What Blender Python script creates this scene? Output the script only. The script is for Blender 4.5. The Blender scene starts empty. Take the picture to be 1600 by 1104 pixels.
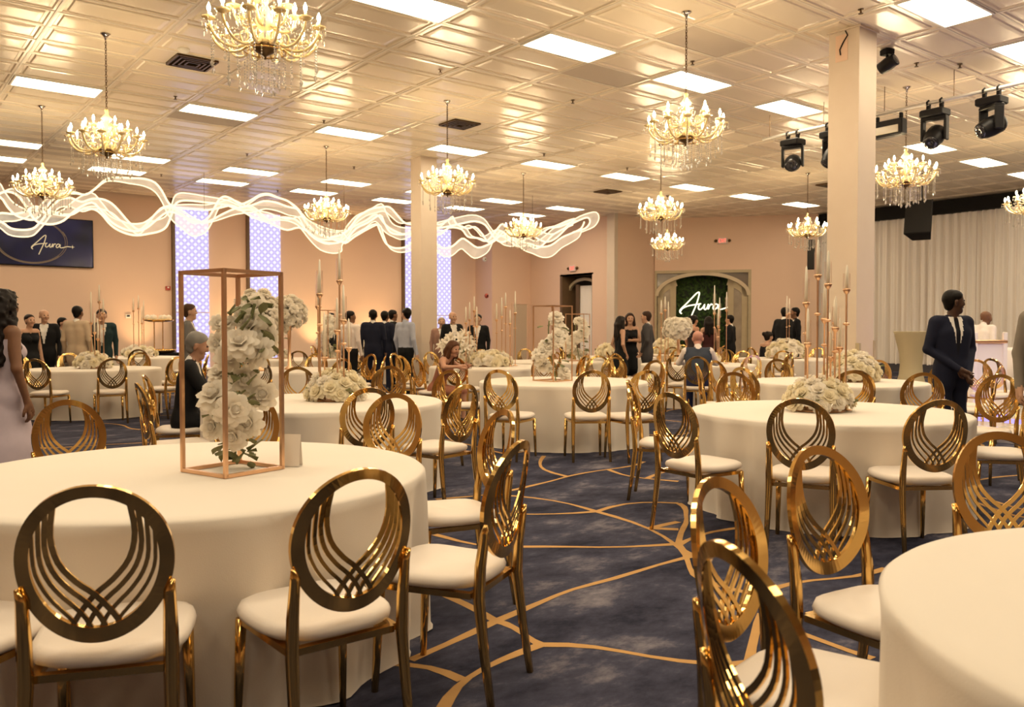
import bpy, math, random
import numpy as np
from mathutils import Vector, Matrix

random.seed(7)
RNG = np.random.default_rng(7)
SC = bpy.context.scene
COL = SC.collection

# ------------------------------------------------------------------ camera
F = 1328.0
CAM_H = 1.32
CEIL = 5.22
KF = CAM_H / 1.38            # scale of floor-measured distances
KC = (CEIL - CAM_H) / 3.72    # scale of ceiling-measured distances
YAW = math.radians(38.3)
PITCH = math.atan((552 - 514.5) / F)
FW = np.array([math.sin(YAW) * math.cos(PITCH), math.cos(YAW) * math.cos(PITCH), -math.sin(PITCH)])
RT = np.array([math.cos(YAW), -math.sin(YAW), 0.0])
UP = np.cross(RT, FW)
CAMP = np.array([0, 0, CAM_H])

cam_data = bpy.data.cameras.new('camera')
cam_data.sensor_width = 36.0
cam_data.lens = 36.0 * F / 1600.0
cam_data.clip_start = 0.05
cam_data.clip_end = 200
cam_data.dof.use_dof = True
cam_data.dof.focus_distance = 5.6
cam_data.dof.aperture_fstop = 5.0
cam = bpy.data.objects.new('camera', cam_data)
COL.objects.link(cam)
cam.matrix_world = Matrix(((RT[0], UP[0], -FW[0], 0), (RT[1], UP[1], -FW[1], 0), (RT[2], UP[2], -FW[2], CAM_H), (0, 0, 0, 1)))
SC.camera = cam

# ------------------------------------------------------------------ world, exposure
world = bpy.data.worlds.new('world')
SC.world = world
world.use_nodes = True
world.node_tree.nodes['Background'].inputs[0].default_value = (1.0, 0.8, 0.6, 1)
world.node_tree.nodes['Background'].inputs[1].default_value = 0.05
SC.view_settings.view_transform = 'Standard'
SC.view_settings.look = 'None'
SC.view_settings.gamma = 1.0
SC.view_settings.use_curve_mapping = False
SC.view_settings.exposure = 0.30
SC.cycles.max_bounces = 6
SC.cycles.diffuse_bounces = 4
SC.cycles.glossy_bounces = 3
SC.cycles.transmission_bounces = 3
SC.cycles.transparent_max_bounces = 8
SC.cycles.sample_clamp_indirect = 4.0

PANEL_L = 15.5      # radiance of the ceiling panels
BULB_L = 250.0       # radiance of the candle bulbs


# ------------------------------------------------------------------ pixel helpers (directions only; distance comes from a plane or a depth)
def ray(u, v):
    return FW + RT * (u - 800) / F - UP * (v - 552) / F


def atz(u, v, z):
    r = ray(u, v)
    return CAMP + r * ((z - CAM_H) / r[2])


def aty(u, v, y):
    r = ray(u, v)
    return CAMP + r * (y / r[1])


def atx(u, v, x):
    r = ray(u, v)
    return CAMP + r * (x / r[0])


def atd(u, d, z=0.0):
    """ground-plan point seen at column u, d metres (at 1.38 m eye height) along the viewing direction"""
    d = d * KF
    p = np.array([FW[0], FW[1]]) / math.cos(PITCH) * d + RT[:2] * (u - 800) / F * d
    return np.array([p[0], p[1], z])


def yaw_face(face):
    """face: 0 = away from camera, 90 = image right, 180 = to camera"""
    return math.radians(-38.3 - face)


def proj(P):
    d = np.asarray(P, float) - CAMP
    z = d @ FW
    return 800 + F * (d @ RT) / z, 552 - F * (d @ UP) / z, z


# ------------------------------------------------------------------ materials
MATS = {}


def mat(name, color, rough=0.5, metal=0.0, spec=0.5, noise=None, bump=None, emit=None, coat=0.0, trans=0.0, sheen=0.0, subs=0.0):
    if name in MATS:
        return MATS[name]
    m = bpy.data.materials.new(name)
    m.use_nodes = True
    nt = m.node_tree
    b = nt.nodes['Principled BSDF']
    b.inputs['Base Color'].default_value = (*color, 1)
    b.inputs['Roughness'].default_value = rough
    b.inputs['Metallic'].default_value = metal
    b.inputs['Specular IOR Level'].default_value = spec
    b.inputs['Coat Weight'].default_value = coat
    b.inputs['Transmission Weight'].default_value = trans
    b.inputs['Sheen Weight'].default_value = sheen
    if noise:                        # (scale, amount, second colour)
        tc = nt.nodes.new('ShaderNodeTexCoord')
        n = nt.nodes.new('ShaderNodeTexNoise')
        n.inputs['Scale'].default_value = noise[0]
        n.inputs['Detail'].default_value = 5
        nt.links.new(tc.outputs['Object'], n.inputs['Vector'])
        mx = nt.nodes.new('ShaderNodeMix')
        mx.data_type = 'RGBA'
        mx.inputs[6].default_value = (*color, 1)
        mx.inputs[7].default_value = (*noise[2], 1)
        mr = nt.nodes.new('ShaderNodeMapRange')
        mr.inputs[1].default_value = 0.35
        mr.inputs[2].default_value = 0.7
        mr.inputs[4].default_value = noise[1]
        nt.links.new(n.outputs[0], mr.inputs[0])
        nt.links.new(mr.outputs[0], mx.inputs[0])
        nt.links.new(mx.outputs[2], b.inputs['Base Color'])
    if bump:                         # (scale, strength)
        tc = nt.nodes.new('ShaderNodeTexCoord')
        n = nt.nodes.new('ShaderNodeTexNoise')
        n.inputs['Scale'].default_value = bump[0]
        n.inputs['Detail'].default_value = 4
        nt.links.new(tc.outputs['Object'], n.inputs['Vector'])
        bp = nt.nodes.new('ShaderNodeBump')
        bp.inputs['Strength'].default_value = bump[1]
        bp.inputs['Distance'].default_value = 0.02
        nt.links.new(n.outputs[0], bp.inputs['Height'])
        nt.links.new(bp.outputs[0], b.inputs['Normal'])
    if emit:
        b.inputs['Emission Color'].default_value = (*emit[0], 1)
        b.inputs['Emission Strength'].default_value = emit[1]
    MATS[name] = m
    return m


GOLD = mat('polished_gold', (0.78, 0.50, 0.17), 0.13, 1.0)
GOLD_FRAME = mat('rose_gold_bar', (0.80, 0.50, 0.30), 0.28, 0.9)
CHROME = mat('chrome_canopy', (0.75, 0.68, 0.58), 0.15, 1.0)
BRONZE = mat('dark_bronze', (0.12, 0.07, 0.03), 0.35, 0.8)
LEATHER = mat('cream_leather', (0.78, 0.70, 0.62), 0.45, noise=(6, 0.3, (0.74, 0.66, 0.57)), bump=(160, 0.05))
CLOTH = mat('cream_cloth', (0.76, 0.69, 0.60), 0.85, sheen=0.1, noise=(3, 0.3, (0.73, 0.66, 0.56)), bump=(220, 0.06))
WOOD_TOP = mat('plywood', (0.45, 0.3, 0.17), 0.6, noise=(5, 0.5, (0.35, 0.22, 0.12)))
WALL = mat('wall_paint', (0.76, 0.54, 0.40), 0.75, noise=(1.2, 0.35, (0.72, 0.51, 0.38)))
COLUMN_M = mat('column_paint', (0.66, 0.55, 0.44), 0.6, noise=(4, 0.4, (0.62, 0.50, 0.39)))
TILE = mat('ceiling_tile', (0.86, 0.74, 0.57), 0.24, spec=0.6, noise=(0.4, 0.35, (0.82, 0.70, 0.53)))
TILE_FLAT = mat('flat_grey_tile', (0.55, 0.46, 0.36), 0.6)
TBAR = mat('ceiling_bar', (0.74, 0.66, 0.54), 0.4)
SLAB = mat('ceiling_slab', (0.3, 0.27, 0.22), 0.8)
BLACK = mat('matt_black', (0.007, 0.006, 0.006), 0.6, spec=.15)
BLACK_PL = mat('black_plastic', (0.009, 0.008, 0.008), 0.45, spec=.22)
LENS = mat('dark_lens', (0.02, 0.02, 0.025), 0.05, spec=0.8)
GREY_METAL = mat('grey_pipe', (0.7, 0.66, 0.6), 0.4, 0.3)
WHITE_PL = mat('white_plastic', (0.82, 0.78, 0.7), 0.45)
RED_PL = mat('red_plastic', (0.4, 0.06, 0.04), 0.4)
CURTAIN = mat('white_curtain', (0.88, 0.82, 0.76), 0.8, sheen=0.2, bump=(120, 0.05))


def petal_mat(name, c):
    m = bpy.data.materials.new(name)
    m.use_nodes = True
    nt = m.node_tree
    nt.nodes.clear()
    d = nt.nodes.new('ShaderNodeBsdfDiffuse')
    t = nt.nodes.new('ShaderNodeBsdfTranslucent')
    tc = nt.nodes.new('ShaderNodeTexCoord')
    n = nt.nodes.new('ShaderNodeTexNoise')
    n.inputs['Scale'].default_value = 3
    nt.links.new(tc.outputs['Object'], n.inputs['Vector'])
    cr = nt.nodes.new('ShaderNodeValToRGB')
    cr.color_ramp.elements[0].color = (*[x * .92 for x in c], 1)
    cr.color_ramp.elements[1].color = (*c, 1)
    nt.links.new(n.outputs[0], cr.inputs[0])
    mx = nt.nodes.new('ShaderNodeMixShader')
    mx.inputs[0].default_value = 0.42
    for q in (d, t):
        nt.links.new(cr.outputs[0], q.inputs[0])
    nt.links.new(d.outputs[0], mx.inputs[1])
    nt.links.new(t.outputs[0], mx.inputs[2])
    o = nt.nodes.new('ShaderNodeOutputMaterial')
    nt.links.new(mx.outputs[0], o.inputs[0])
    return m


PETAL = petal_mat('cream_petal', (0.97, 0.91, 0.80))
PETAL_Y = petal_mat('ivory_petal', (0.96, 0.88, 0.68))
LEAF = mat('dusty_leaf', (0.20, 0.21, 0.09), 0.6, noise=(20, 0.6, (0.25, 0.25, 0.11)))
STEM = mat('green_stem', (0.16, 0.18, 0.07), 0.6)
HEDGE = mat('hedge_leaf', (0.02, 0.045, 0.01), 0.55, spec=.2, noise=(8, 0.8, (0.06, 0.10, 0.02)))
HEDGE_B = mat('hedge_backing', (0.012, 0.02, 0.008), 0.8)
WAX = mat('ivory_wax', (0.92, 0.85, 0.70), 0.45)
DOORWOOD = mat('door_frame_taupe', (0.46, 0.37, 0.23), 0.5, noise=(7, 0.4, (0.40, 0.31, 0.19)))
DOORDARK = mat('door_frame_brown', (0.15, 0.09, 0.045), 0.5, noise=(7, 0.4, (0.11, 0.065, 0.03)))
SCREEN_GLASS = mat('smoked_glass', (0.16, 0.12, 0.09), 0.12, spec=0.7)
BEIGE_SPANDEX = mat('beige_spandex', (0.50, 0.42, 0.26), 0.6)
ARM_GLASS = mat('champagne_glass', (0.90, 0.70, 0.34), 0.16, spec=0.8, trans=0.25)
CRYSTAL = mat('crystal', (0.98, 0.92, 0.82), 0.05, spec=1.0, trans=0.55)
SHOE = mat('black_shoe', (0.015, 0.012, 0.012), 0.3)
EYE = mat('eye_dark', (0.02, 0.012, 0.01), 0.2)
LIP = mat('lip', (0.28, 0.09, 0.07), 0.5)


def emission(name, color, strength, sampling=None):
    m = bpy.data.materials.new(name)
    m.use_nodes = True
    nt = m.node_tree
    nt.nodes.clear()
    e = nt.nodes.new('ShaderNodeEmission')
    e.inputs[0].default_value = (*color, 1)
    e.inputs[1].default_value = strength
    o = nt.nodes.new('ShaderNodeOutputMaterial')
    nt.links.new(e.outputs[0], o.inputs[0])
    if sampling:
        m.cycles.emission_sampling = sampling
    MATS[name] = m
    return m


PANEL = emission('panel_diffuser', (1.0, 0.83, 0.58), PANEL_L)
BULB = emission('candle_bulb', (1.0, 0.76, 0.44), BULB_L)
NEON = emission('warm_neon', (1.0, 0.92, 0.62), 2.2)
LED = emission('led_edge', (1.0, 0.76, 0.44), 1.6)
EXITRED = emission('exit_red', (1.0, 0.16, 0.11), 1.2)
GOLD_GLOW = emission('screen_gold', (0.85, 0.62, 0.33), 0.7)
LAVENDER_GLOW = emission('dance_floor_purple', (0.35, 0.28, 1.0), 1.6)
PALE_GLOW = emission('dance_floor_pale', (0.85, 0.9, 1.0), 1.0)


def led_mesh_mat():
    m = bpy.data.materials.new('led_mesh_sheet')
    m.use_nodes = True
    nt = m.node_tree
    nt.nodes.clear()
    e = nt.nodes.new('ShaderNodeEmission')
    e.inputs[0].default_value = (1.0, 0.78, 0.52, 1)
    e.inputs[1].default_value = 1.15
    t = nt.nodes.new('ShaderNodeBsdfTransparent')
    mx = nt.nodes.new('ShaderNodeMixShader')
    tc = nt.nodes.new('ShaderNodeTexCoord')
    n = nt.nodes.new('ShaderNodeTexNoise')
    n.inputs['Scale'].default_value = 3
    nt.links.new(tc.outputs['Object'], n.inputs['Vector'])
    mr = nt.nodes.new('ShaderNodeMapRange')
    mr.inputs[3].default_value = 0.16
    mr.inputs[4].default_value = 0.62
    nt.links.new(n.outputs[0], mr.inputs[0])
    nt.links.new(mr.outputs[0], mx.inputs[0])
    nt.links.new(t.outputs[0], mx.inputs[1])
    nt.links.new(e.outputs[0], mx.inputs[2])
    o = nt.nodes.new('ShaderNodeOutputMaterial')
    nt.links.new(mx.outputs[0], o.inputs[0])
    m.cycles.emission_sampling = 'NONE'
    return m


LED_SHEET = led_mesh_mat()


def clear_glass():
    m = bpy.data.materials.new('clear_glass_sleeve')
    m.use_nodes = True
    nt = m.node_tree
    nt.nodes.clear()
    g = nt.nodes.new('ShaderNodeBsdfGlossy')
    g.inputs['Roughness'].default_value = 0.05
    g.inputs[0].default_value = (1, 0.9, 0.78, 1)
    t = nt.nodes.new('ShaderNodeBsdfTransparent')
    mx = nt.nodes.new('ShaderNodeMixShader')
    fr = nt.nodes.new('ShaderNodeLayerWeight')
    fr.inputs[0].default_value = 0.25
    nt.links.new(fr.outputs[1], mx.inputs[0])
    nt.links.new(t.outputs[0], mx.inputs[1])
    nt.links.new(g.outputs[0], mx.inputs[2])
    o = nt.nodes.new('ShaderNodeOutputMaterial')
    nt.links.new(mx.outputs[0], o.inputs[0])
    return m


GLASS = clear_glass()


def carpet_mat():
    m = bpy.data.materials.new('navy_carpet')
    m.use_nodes = True
    nt = m.node_tree
    b = nt.nodes['Principled BSDF']
    b.inputs['Roughness'].default_value = 0.95
    b.inputs['Specular IOR Level'].default_value = 0.1
    tc = nt.nodes.new('ShaderNodeTexCoord')
    mp = nt.nodes.new('ShaderNodeMapping')
    mp.inputs['Rotation'].default_value = (0, 0, math.radians(-38))
    mp.inputs['Scale'].default_value = (1.0, 1.6, 1.0)
    nt.links.new(tc.outputs['Object'], mp.inputs[0])
    n1 = nt.nodes.new('ShaderNodeTexNoise')
    n1.inputs['Scale'].default_value = 1.6
    n1.inputs['Detail'].default_value = 9
    n1.inputs['Roughness'].default_value = 0.72
    nt.links.new(mp.outputs[0], n1.inputs['Vector'])
    cr = nt.nodes.new('ShaderNodeValToRGB')
    cr.color_ramp.elements[0].position = 0.36
    cr.color_ramp.elements[0].color = (0.017, 0.018, 0.034, 1)
    cr.color_ramp.elements[1].position = 0.72
    cr.color_ramp.elements[1].color = (0.23, 0.21, 0.24, 1)
    e = cr.color_ramp.elements.new(0.54)
    e.color = (0.055, 0.056, 0.088, 1)
    nt.links.new(n1.outputs[0], cr.inputs[0])
    nt.links.new(cr.outputs[0], b.inputs['Base Color'])
    n2 = nt.nodes.new('ShaderNodeTexNoise')
    n2.inputs['Scale'].default_value = 260
    nt.links.new(tc.outputs['Object'], n2.inputs['Vector'])
    bp = nt.nodes.new('ShaderNodeBump')
    bp.inputs['Strength'].default_value = 0.3
    bp.inputs['Distance'].default_value = 0.01
    nt.links.new(n2.outputs[0], bp.inputs['Height'])
    nt.links.new(bp.outputs[0], b.inputs['Normal'])
    return m


CARPET = carpet_mat()
VEIN = mat('carpet_gold_vein', (0.52, 0.30, 0.11), 0.9, spec=0.15, noise=(14, 0.5, (0.44, 0.25, 0.10)), bump=(260, 0.2))


def lattice_mat():
    m = bpy.data.materials.new('backlit_lattice')
    m.use_nodes = True
    nt = m.node_tree
    nt.nodes.clear()
    tc = nt.nodes.new('ShaderNodeTexCoord')
    sx = nt.nodes.new('ShaderNodeSeparateXYZ')
    nt.links.new(tc.outputs['Object'], sx.inputs[0])

    def op(o, a, b=None):
        n = nt.nodes.new('ShaderNodeMath')
        n.operation = o
        for i, x in enumerate((a, b)):
            if x is None:
                continue
            if isinstance(x, (int, float)):
                n.inputs[i].default_value = x
            else:
                nt.links.new(x, n.inputs[i])
        return n.outputs[0]
    k = 2 * math.pi / 0.21
    a = op('COSINE', op('MULTIPLY', sx.outputs[0], k))
    c = op('COSINE', op('MULTIPLY', sx.outputs[2], k))
    a2 = op('COSINE', op('MULTIPLY', sx.outputs[0], k * 2))
    c2 = op('COSINE', op('MULTIPLY', sx.outputs[2], k * 2))
    s = op('ADD', op('MULTIPLY', a, c), op('MULTIPLY', op('ADD', a2, c2), 0.35))
    mr = nt.nodes.new('ShaderNodeMapRange')
    mr.inputs[1].default_value = -0.6
    mr.inputs[2].default_value = 0.9
    nt.links.new(s, mr.inputs[0])
    mx = nt.nodes.new('ShaderNodeMix')
    mx.data_type = 'RGBA'
    mx.inputs[6].default_value = (0.55, 0.46, 0.82, 1)
    mx.inputs[7].default_value = (0.95, 0.90, 1.0, 1)
    nt.links.new(mr.outputs[0], mx.inputs[0])
    e = nt.nodes.new('ShaderNodeEmission')
    e.inputs[1].default_value = 0.95
    nt.links.new(mx.outputs[2], e.inputs[0])
    o = nt.nodes.new('ShaderNodeOutputMaterial')
    nt.links.new(e.outputs[0], o.inputs[0])
    return m


LATTICE = lattice_mat()


def screen_mat():
    m = bpy.data.materials.new('screen_image')
    m.use_nodes = True
    nt = m.node_tree
    b = nt.nodes['Principled BSDF']
    b.inputs['Base Color'].default_value = (0.01, 0.01, 0.015, 1)
    b.inputs['Roughness'].default_value = 0.12
    tc = nt.nodes.new('ShaderNodeTexCoord')
    n = nt.nodes.new('ShaderNodeTexNoise')
    n.inputs['Scale'].default_value = 0.9
    nt.links.new(tc.outputs['Object'], n.inputs['Vector'])
    cr = nt.nodes.new('ShaderNodeValToRGB')
    cr.color_ramp.elements[0].position = 0.35
    cr.color_ramp.elements[0].color = (0.012, 0.010, 0.016, 1)
    cr.color_ramp.elements[1].position = 0.7
    cr.color_ramp.elements[1].color = (0.035, 0.03, 0.10, 1)
    nt.links.new(n.outputs[0], cr.inputs[0])
    nt.links.new(cr.outputs[0], b.inputs['Emission Color'])
    b.inputs['Specular IOR Level'].default_value = 0.15
    b.inputs['Emission Strength'].default_value = 0.4
    return m


SCREEN = screen_mat()


# ------------------------------------------------------------------ mesh helpers
class MB:
    def __init__(self):
        self.v = []
        self.f = []
        self.mi = []
        self.cur = 0

    def add(self, vs, fs):
        o = len(self.v)
        self.v.extend([tuple(map(float, p)) for p in vs])
        for f in fs:
            self.f.append(tuple(i + o for i in f))
            self.mi.append(self.cur)
        return self

    def box(self, c, s, rz=0.0, bev=0.0):
        hx, hy, hz = s[0] / 2, s[1] / 2, s[2] / 2
        cs, sn = math.cos(rz), math.sin(rz)
        if bev <= 0:
            p = [(x, y, z) for z in (-hz, hz) for y in (-hy, hy) for x in (-hx, hx)]
            fs = [(0, 2, 3, 1), (4, 5, 7, 6), (0, 1, 5, 4), (2, 6, 7, 3), (0, 4, 6, 2), (1, 3, 7, 5)]
        else:
            b = min(bev, hx * .9, hy * .9, hz * .9)
            p, fs = [], []
            rings = [(hx - b, hy - b, -hz), (hx, hy, -hz + b), (hx, hy, hz - b), (hx - b, hy - b, hz)]
            for (x, y, z) in rings:
                bb = b * 0.7
                p += [(-x + bb, -y, z), (x - bb, -y, z), (x, -y + bb, z), (x, y - bb, z), (x - bb, y, z), (-x + bb, y, z), (-x, y - bb, z), (-x, -y + bb, z)]
            for r in range(3):
                for i in range(8):
                    j = (i + 1) % 8
                    fs.append((r * 8 + i, r * 8 + j, r * 8 + 8 + j, r * 8 + 8 + i))
            fs.append(tuple(range(7, -1, -1)))
            fs.append(tuple(range(24, 32)))
        self.add([(c[0] + x * cs - y * sn, c[1] + x * sn + y * cs, c[2] + z) for x, y, z in p], fs)
        return self

    def tube(self, pts, r, n=8, caps=True, closed=False, flat=None):
        """r: radius or list; flat=(w, t, normal): rectangular section"""
        P = [np.array(p, float) for p in pts]
        m = len(P)
        rs = r if hasattr(r, '__len__') else [r] * m
        ref = None
        vs = []
        for i in range(m):
            a = P[(i - 1) % m] if (closed or i > 0) else P[i]
            b = P[(i + 1) % m] if (closed or i < m - 1) else P[i]
            t = b - a
            t = t / (np.linalg.norm(t) + 1e-9)
            if ref is None:
                ref = np.array([0, 0, 1.0]) if abs(t[2]) < 0.9 else np.array([1.0, 0, 0])
            nx = np.cross(t, ref)
            nx /= (np.linalg.norm(nx) + 1e-9)
            ny = np.cross(nx, t)
            ref = ny
            for k in range(n):
                an = 2 * math.pi * (k + 0.5) / n
                vs.append(P[i] + rs[i] * (nx * math.cos(an) + ny * math.sin(an)))
        fs = []
        for i in range(m if closed else m - 1):
            j = (i + 1) % m
            for k in range(n):
                l = (k + 1) % n
                fs.append((i * n + k, i * n + l, j * n + l, j * n + k))
        if caps and not closed:
            fs.append(tuple(range(n - 1, -1, -1)))
            fs.append(tuple(range((m - 1) * n, m * n)))
        return self.add(vs, fs)

    def bar(self, pts, w, t, nrm):
        """rectangular section sweep: width w across, thickness t along nrm (fixed direction or list)"""
        P = [np.array(p, float) for p in pts]
        m = len(P)
        ws = w if hasattr(w, '__len__') else [w] * m
        vs = []
        for i in range(m):
            a = P[max(i - 1, 0)]
            b = P[min(i + 1, m - 1)]
            tg = (b - a) / (np.linalg.norm(b - a) + 1e-9)
            nn = np.array(nrm[i] if hasattr(nrm[0], '__len__') else nrm, float)
            nn = nn - tg * (nn @ tg)
            nn /= np.linalg.norm(nn) + 1e-9
            s = np.cross(tg, nn)
            for sx, sn in ((-1, -1), (1, -1), (1, 1), (-1, 1)):
                vs.append(P[i] + s * sx * ws[i] / 2 + nn * sn * t / 2)
        fs = []
        for i in range(m - 1):
            for k in range(4):
                l = (k + 1) % 4
                fs.append((i * 4 + k, i * 4 + l, i * 4 + 4 + l, i * 4 + 4 + k))
        fs.append((3, 2, 1, 0))
        fs.append(tuple(range((m - 1) * 4, m * 4)))
        return self.add(vs, fs)

    def lathe(self, prof, n=16, c=(0, 0, 0), caps=True):
        vs = []
        for (r, z) in prof:
            for k in range(n):
                a = 2 * math.pi * k / n
                vs.append((c[0] + r * math.cos(a), c[1] + r * math.sin(a), c[2] + z))
        fs = []
        for i in range(len(prof) - 1):
            for k in range(n):
                l = (k + 1) % n
                fs.append((i * n + k, i * n + l, i * n + n + l, i * n + n + k))
        if caps:
            fs.append(tuple(range(n - 1, -1, -1)))
            fs.append(tuple(range((len(prof) - 1) * n, len(prof) * n)))
        return self.add(vs, fs)

    def mesh(self, name, mats, smooth=False):
        me = bpy.data.meshes.new(name)
        me.from_pydata(self.v, [], self.f)
        for m in (mats if isinstance(mats, (list, tuple)) else [mats]):
            me.materials.append(m)
        if any(self.mi):
            me.polygons.foreach_set('material_index', self.mi)
        if smooth:
            me.polygons.foreach_set('use_smooth', [True] * len(me.polygons))
        me.update()
        return me


def obj(name, me, parent=None, loc=(0, 0, 0), rot=(0, 0, 0), scale=None, kind=None):
    o = bpy.data.objects.new(name, me)
    COL.objects.link(o)
    if parent is not None:
        o.parent = parent
    o.location = loc
    o.rotation_euler = rot
    if scale is not None:
        o.scale = scale if hasattr(scale, '__len__') else (scale,) * 3
    if kind:
        o['kind'] = kind
    return o


def tag(o, label, cat, group=None, kind=None):
    o['label'] = label
    o['category'] = cat
    if group:
        o['group'] = group
    if kind:
        o['kind'] = kind
    return o


def thing(name, label, cat, loc=(0, 0, 0), rz=0.0, group=None, kind=None):
    o = bpy.data.objects.new(name, None)
    COL.objects.link(o)
    o.location = loc
    o.rotation_euler = (0, 0, rz)
    o.empty_display_size = 0.1
    return tag(o, label, cat, group, kind)


def struct(name, me, label, cat, **kw):
    o = obj(name, me, **kw)
    return tag(o, label, cat, None, 'structure')


def boxmesh(name, c, s, m, rz=0.0, bev=0.0, smooth=False):
    return MB().box(c, s, rz, bev).mesh(name, m, smooth)


# ------------------------------------------------------------------ room shell
X0, Y0, XR, YB = -9.0, -9.0, 25.3 * KC, 25.0 * KC
XS, YP, YC = 19.8 * KC, 19.6 * KC, 24.0 * KC   # side-door wall, pilaster line, corner wall
floor = struct('floor', MB().add([(X0, Y0, 0), (XR + 5, Y0, 0), (XR + 5, YB + 5, 0), (X0, YB + 5, 0)], [(0, 1, 2, 3)]).mesh('floor', CARPET),
               'navy mottled carpet with branching gold veins', 'carpet')

# plan of the walls, counter-clockwise seen from inside
dA = aty(743, 400, YB)                     # end of the long wall, then the bump-out
pB = aty(972, 400, YP)
pC = aty(1020, 400, YP)
archA = np.array([pC[0] + 0.05, YP - .05])
archB = np.array([24.55 * KC, 15.75 * KC])


def wall_seg(name, a, b, label, h=CEIL + 0.1, th=0.2, z0=0.0):
    a = np.array(a[:2], float)
    b = np.array(b[:2], float)
    d = b - a
    L = np.linalg.norm(d)
    d /= L
    n = np.array([-d[1], d[0]])            # outside is to the left of a->b when walking with inside on the right
    vs = []
    for z in (z0, h):
        for p in (a, b, b + n * th, a + n * th):
            vs.append((p[0], p[1], z))
    return struct(name, MB().add(vs, [(0, 1, 2, 3), (4, 7, 6, 5), (0, 4, 5, 1), (1, 5, 6, 2), (2, 6, 7, 3), (3, 7, 4, 0)]).mesh(name, WALL), label, 'wall')


wall_seg('wall_back', (X0, YB), (dA[0], YB), 'tan painted wall carrying the dark screen and backlit strips')
wall_seg('wall_niche', (dA[0], YB + .2), (dA[0], YC + .02), 'short tan wall return beside the last backlit strip')
wall_seg('wall_corner', (dA[0] + .02, YC), (XS, YC), 'tan painted wall between the strips and the arched side door')
# side door wall (x = 19.8) with an opening
dl = atx(875, 430, XS)
dr = atx(927, 427, XS)
DOOR_TOP = float(atx(900, 430, XS)[2])
ya, yb_ = float(dl[1]), float(dr[1])
m = MB()
for (y1, y2, z1, z2) in ((ya, YC + .1, 0, CEIL + .1), (YP + .04, yb_, 0, CEIL + .1), (yb_, ya, DOOR_TOP, CEIL + .1)):
    m.box((XS + .1, (y1 + y2) / 2, (z1 + z2) / 2), (0.2, y2 - y1, z2 - z1))
struct('wall_side', m.mesh('wall_side', WALL), 'tan wall with the narrow arched doorway', 'wall')
m = MB().box((XS - .08, YP + .12, (CEIL + .1) / 2), (0.16, 0.36, CEIL + .1))
struct('trim_1', m.mesh('pilaster', COLUMN_M), 'pale flat pilaster at the end of the door wall', 'pilaster')
wall_seg('wall_return', (XS - .02, YP), (archA[0] + .1, YP), 'shaded wall return beside the big arched entrance')
# arch wall
dv = archB - archA
AL = float(np.linalg.norm(dv))
dv /= AL
nv = np.array([-dv[1], dv[0]])             # away from the room
AANG = math.atan2(dv[1], dv[0])


def arch_s(u, v):
    """distance along the arch wall and height of the point seen at (u, v)"""
    r = ray(u, v)
    A = np.array([[r[0], -dv[0]], [r[1], -dv[1]]])
    t, s = np.linalg.solve(A, archA)
    return s, CAM_H + t * r[2]


s0, ztop = arch_s(1023, 423)
s1, _ = arch_s(1174, 423)
AT = ztop


def arch_box(m, sa, sb, za, zb, off, th):
    c = archA + dv * (sa + sb) / 2 + nv * (off + th / 2)
    m.box((c[0], c[1], (za + zb) / 2), (sb - sa, th, zb - za), AANG)
    return m


m = MB()
arch_box(m, 0, s0, 0, CEIL + .1, 0, .2)
arch_box(m, s1, AL + .4, 0, CEIL + .1, 0, .2)
arch_box(m, s0, s1, AT, CEIL + .1, 0, .2)
struct('wall_diagonal', m.mesh('wall_diagonal', WALL), 'tan diagonal wall around the big arched entrance', 'wall')
wall_seg('wall_right', (XR, 16.8 * KC), (XR, Y0), 'wall behind the long white curtain')
wall_seg('wall_front', (XR, Y0), (X0, Y0), 'tan wall at the near end of the hall')
wall_seg('wall_left', (X0, Y0), (X0, YB), 'tan wall on the open side of the hall')

# columns
for nm, (cx, cy), lb in (('column', (10.03 * KC, 5.8 * KC), 'square tan column with a taped cable at its top'),
                         ('column', (10.03 * KC, 15.8 * KC), 'plain square tan column beside the glowing wave sculpture')):
    c = struct(nm, boxmesh('column', (0, 0, CEIL / 2), (0.43, 0.43, CEIL), COLUMN_M, bev=0.006), lb, 'column', loc=(cx, cy, 0))
    obj('column_collar', boxmesh('column_collar', (0, 0, CEIL - 0.012), (0.47, 0.47, 0.02), COLUMN_M), c)
    if cy < 10:
        mm = MB().box((-0.219, 0.03, CEIL - 0.24), (0.006, 0.17, 0.34))
        obj('patch_plate', mm.mesh('patch_plate', WALL), c)
        mm = MB().tube([(-0.222, -0.02, CEIL - 0.03), (-0.235, -0.06, CEIL - 0.1), (-0.23, 0.0, CEIL - 0.17), (-0.232, 0.05, CEIL - 0.26), (-0.228, 0.04, CEIL - 0.33)], 0.008, 6)
        obj('cable', mm.mesh('cable', BLACK), c)
        for dx, dy, hh in ((-0.2, -0.235, 0.75), (0.235, -0.2, 0.78)):
            obj('corner_guard', boxmesh('corner_guard', (dx, dy, hh + 0.12), (0.05, 0.05, 0.55), DOORWOOD), c)

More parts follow.
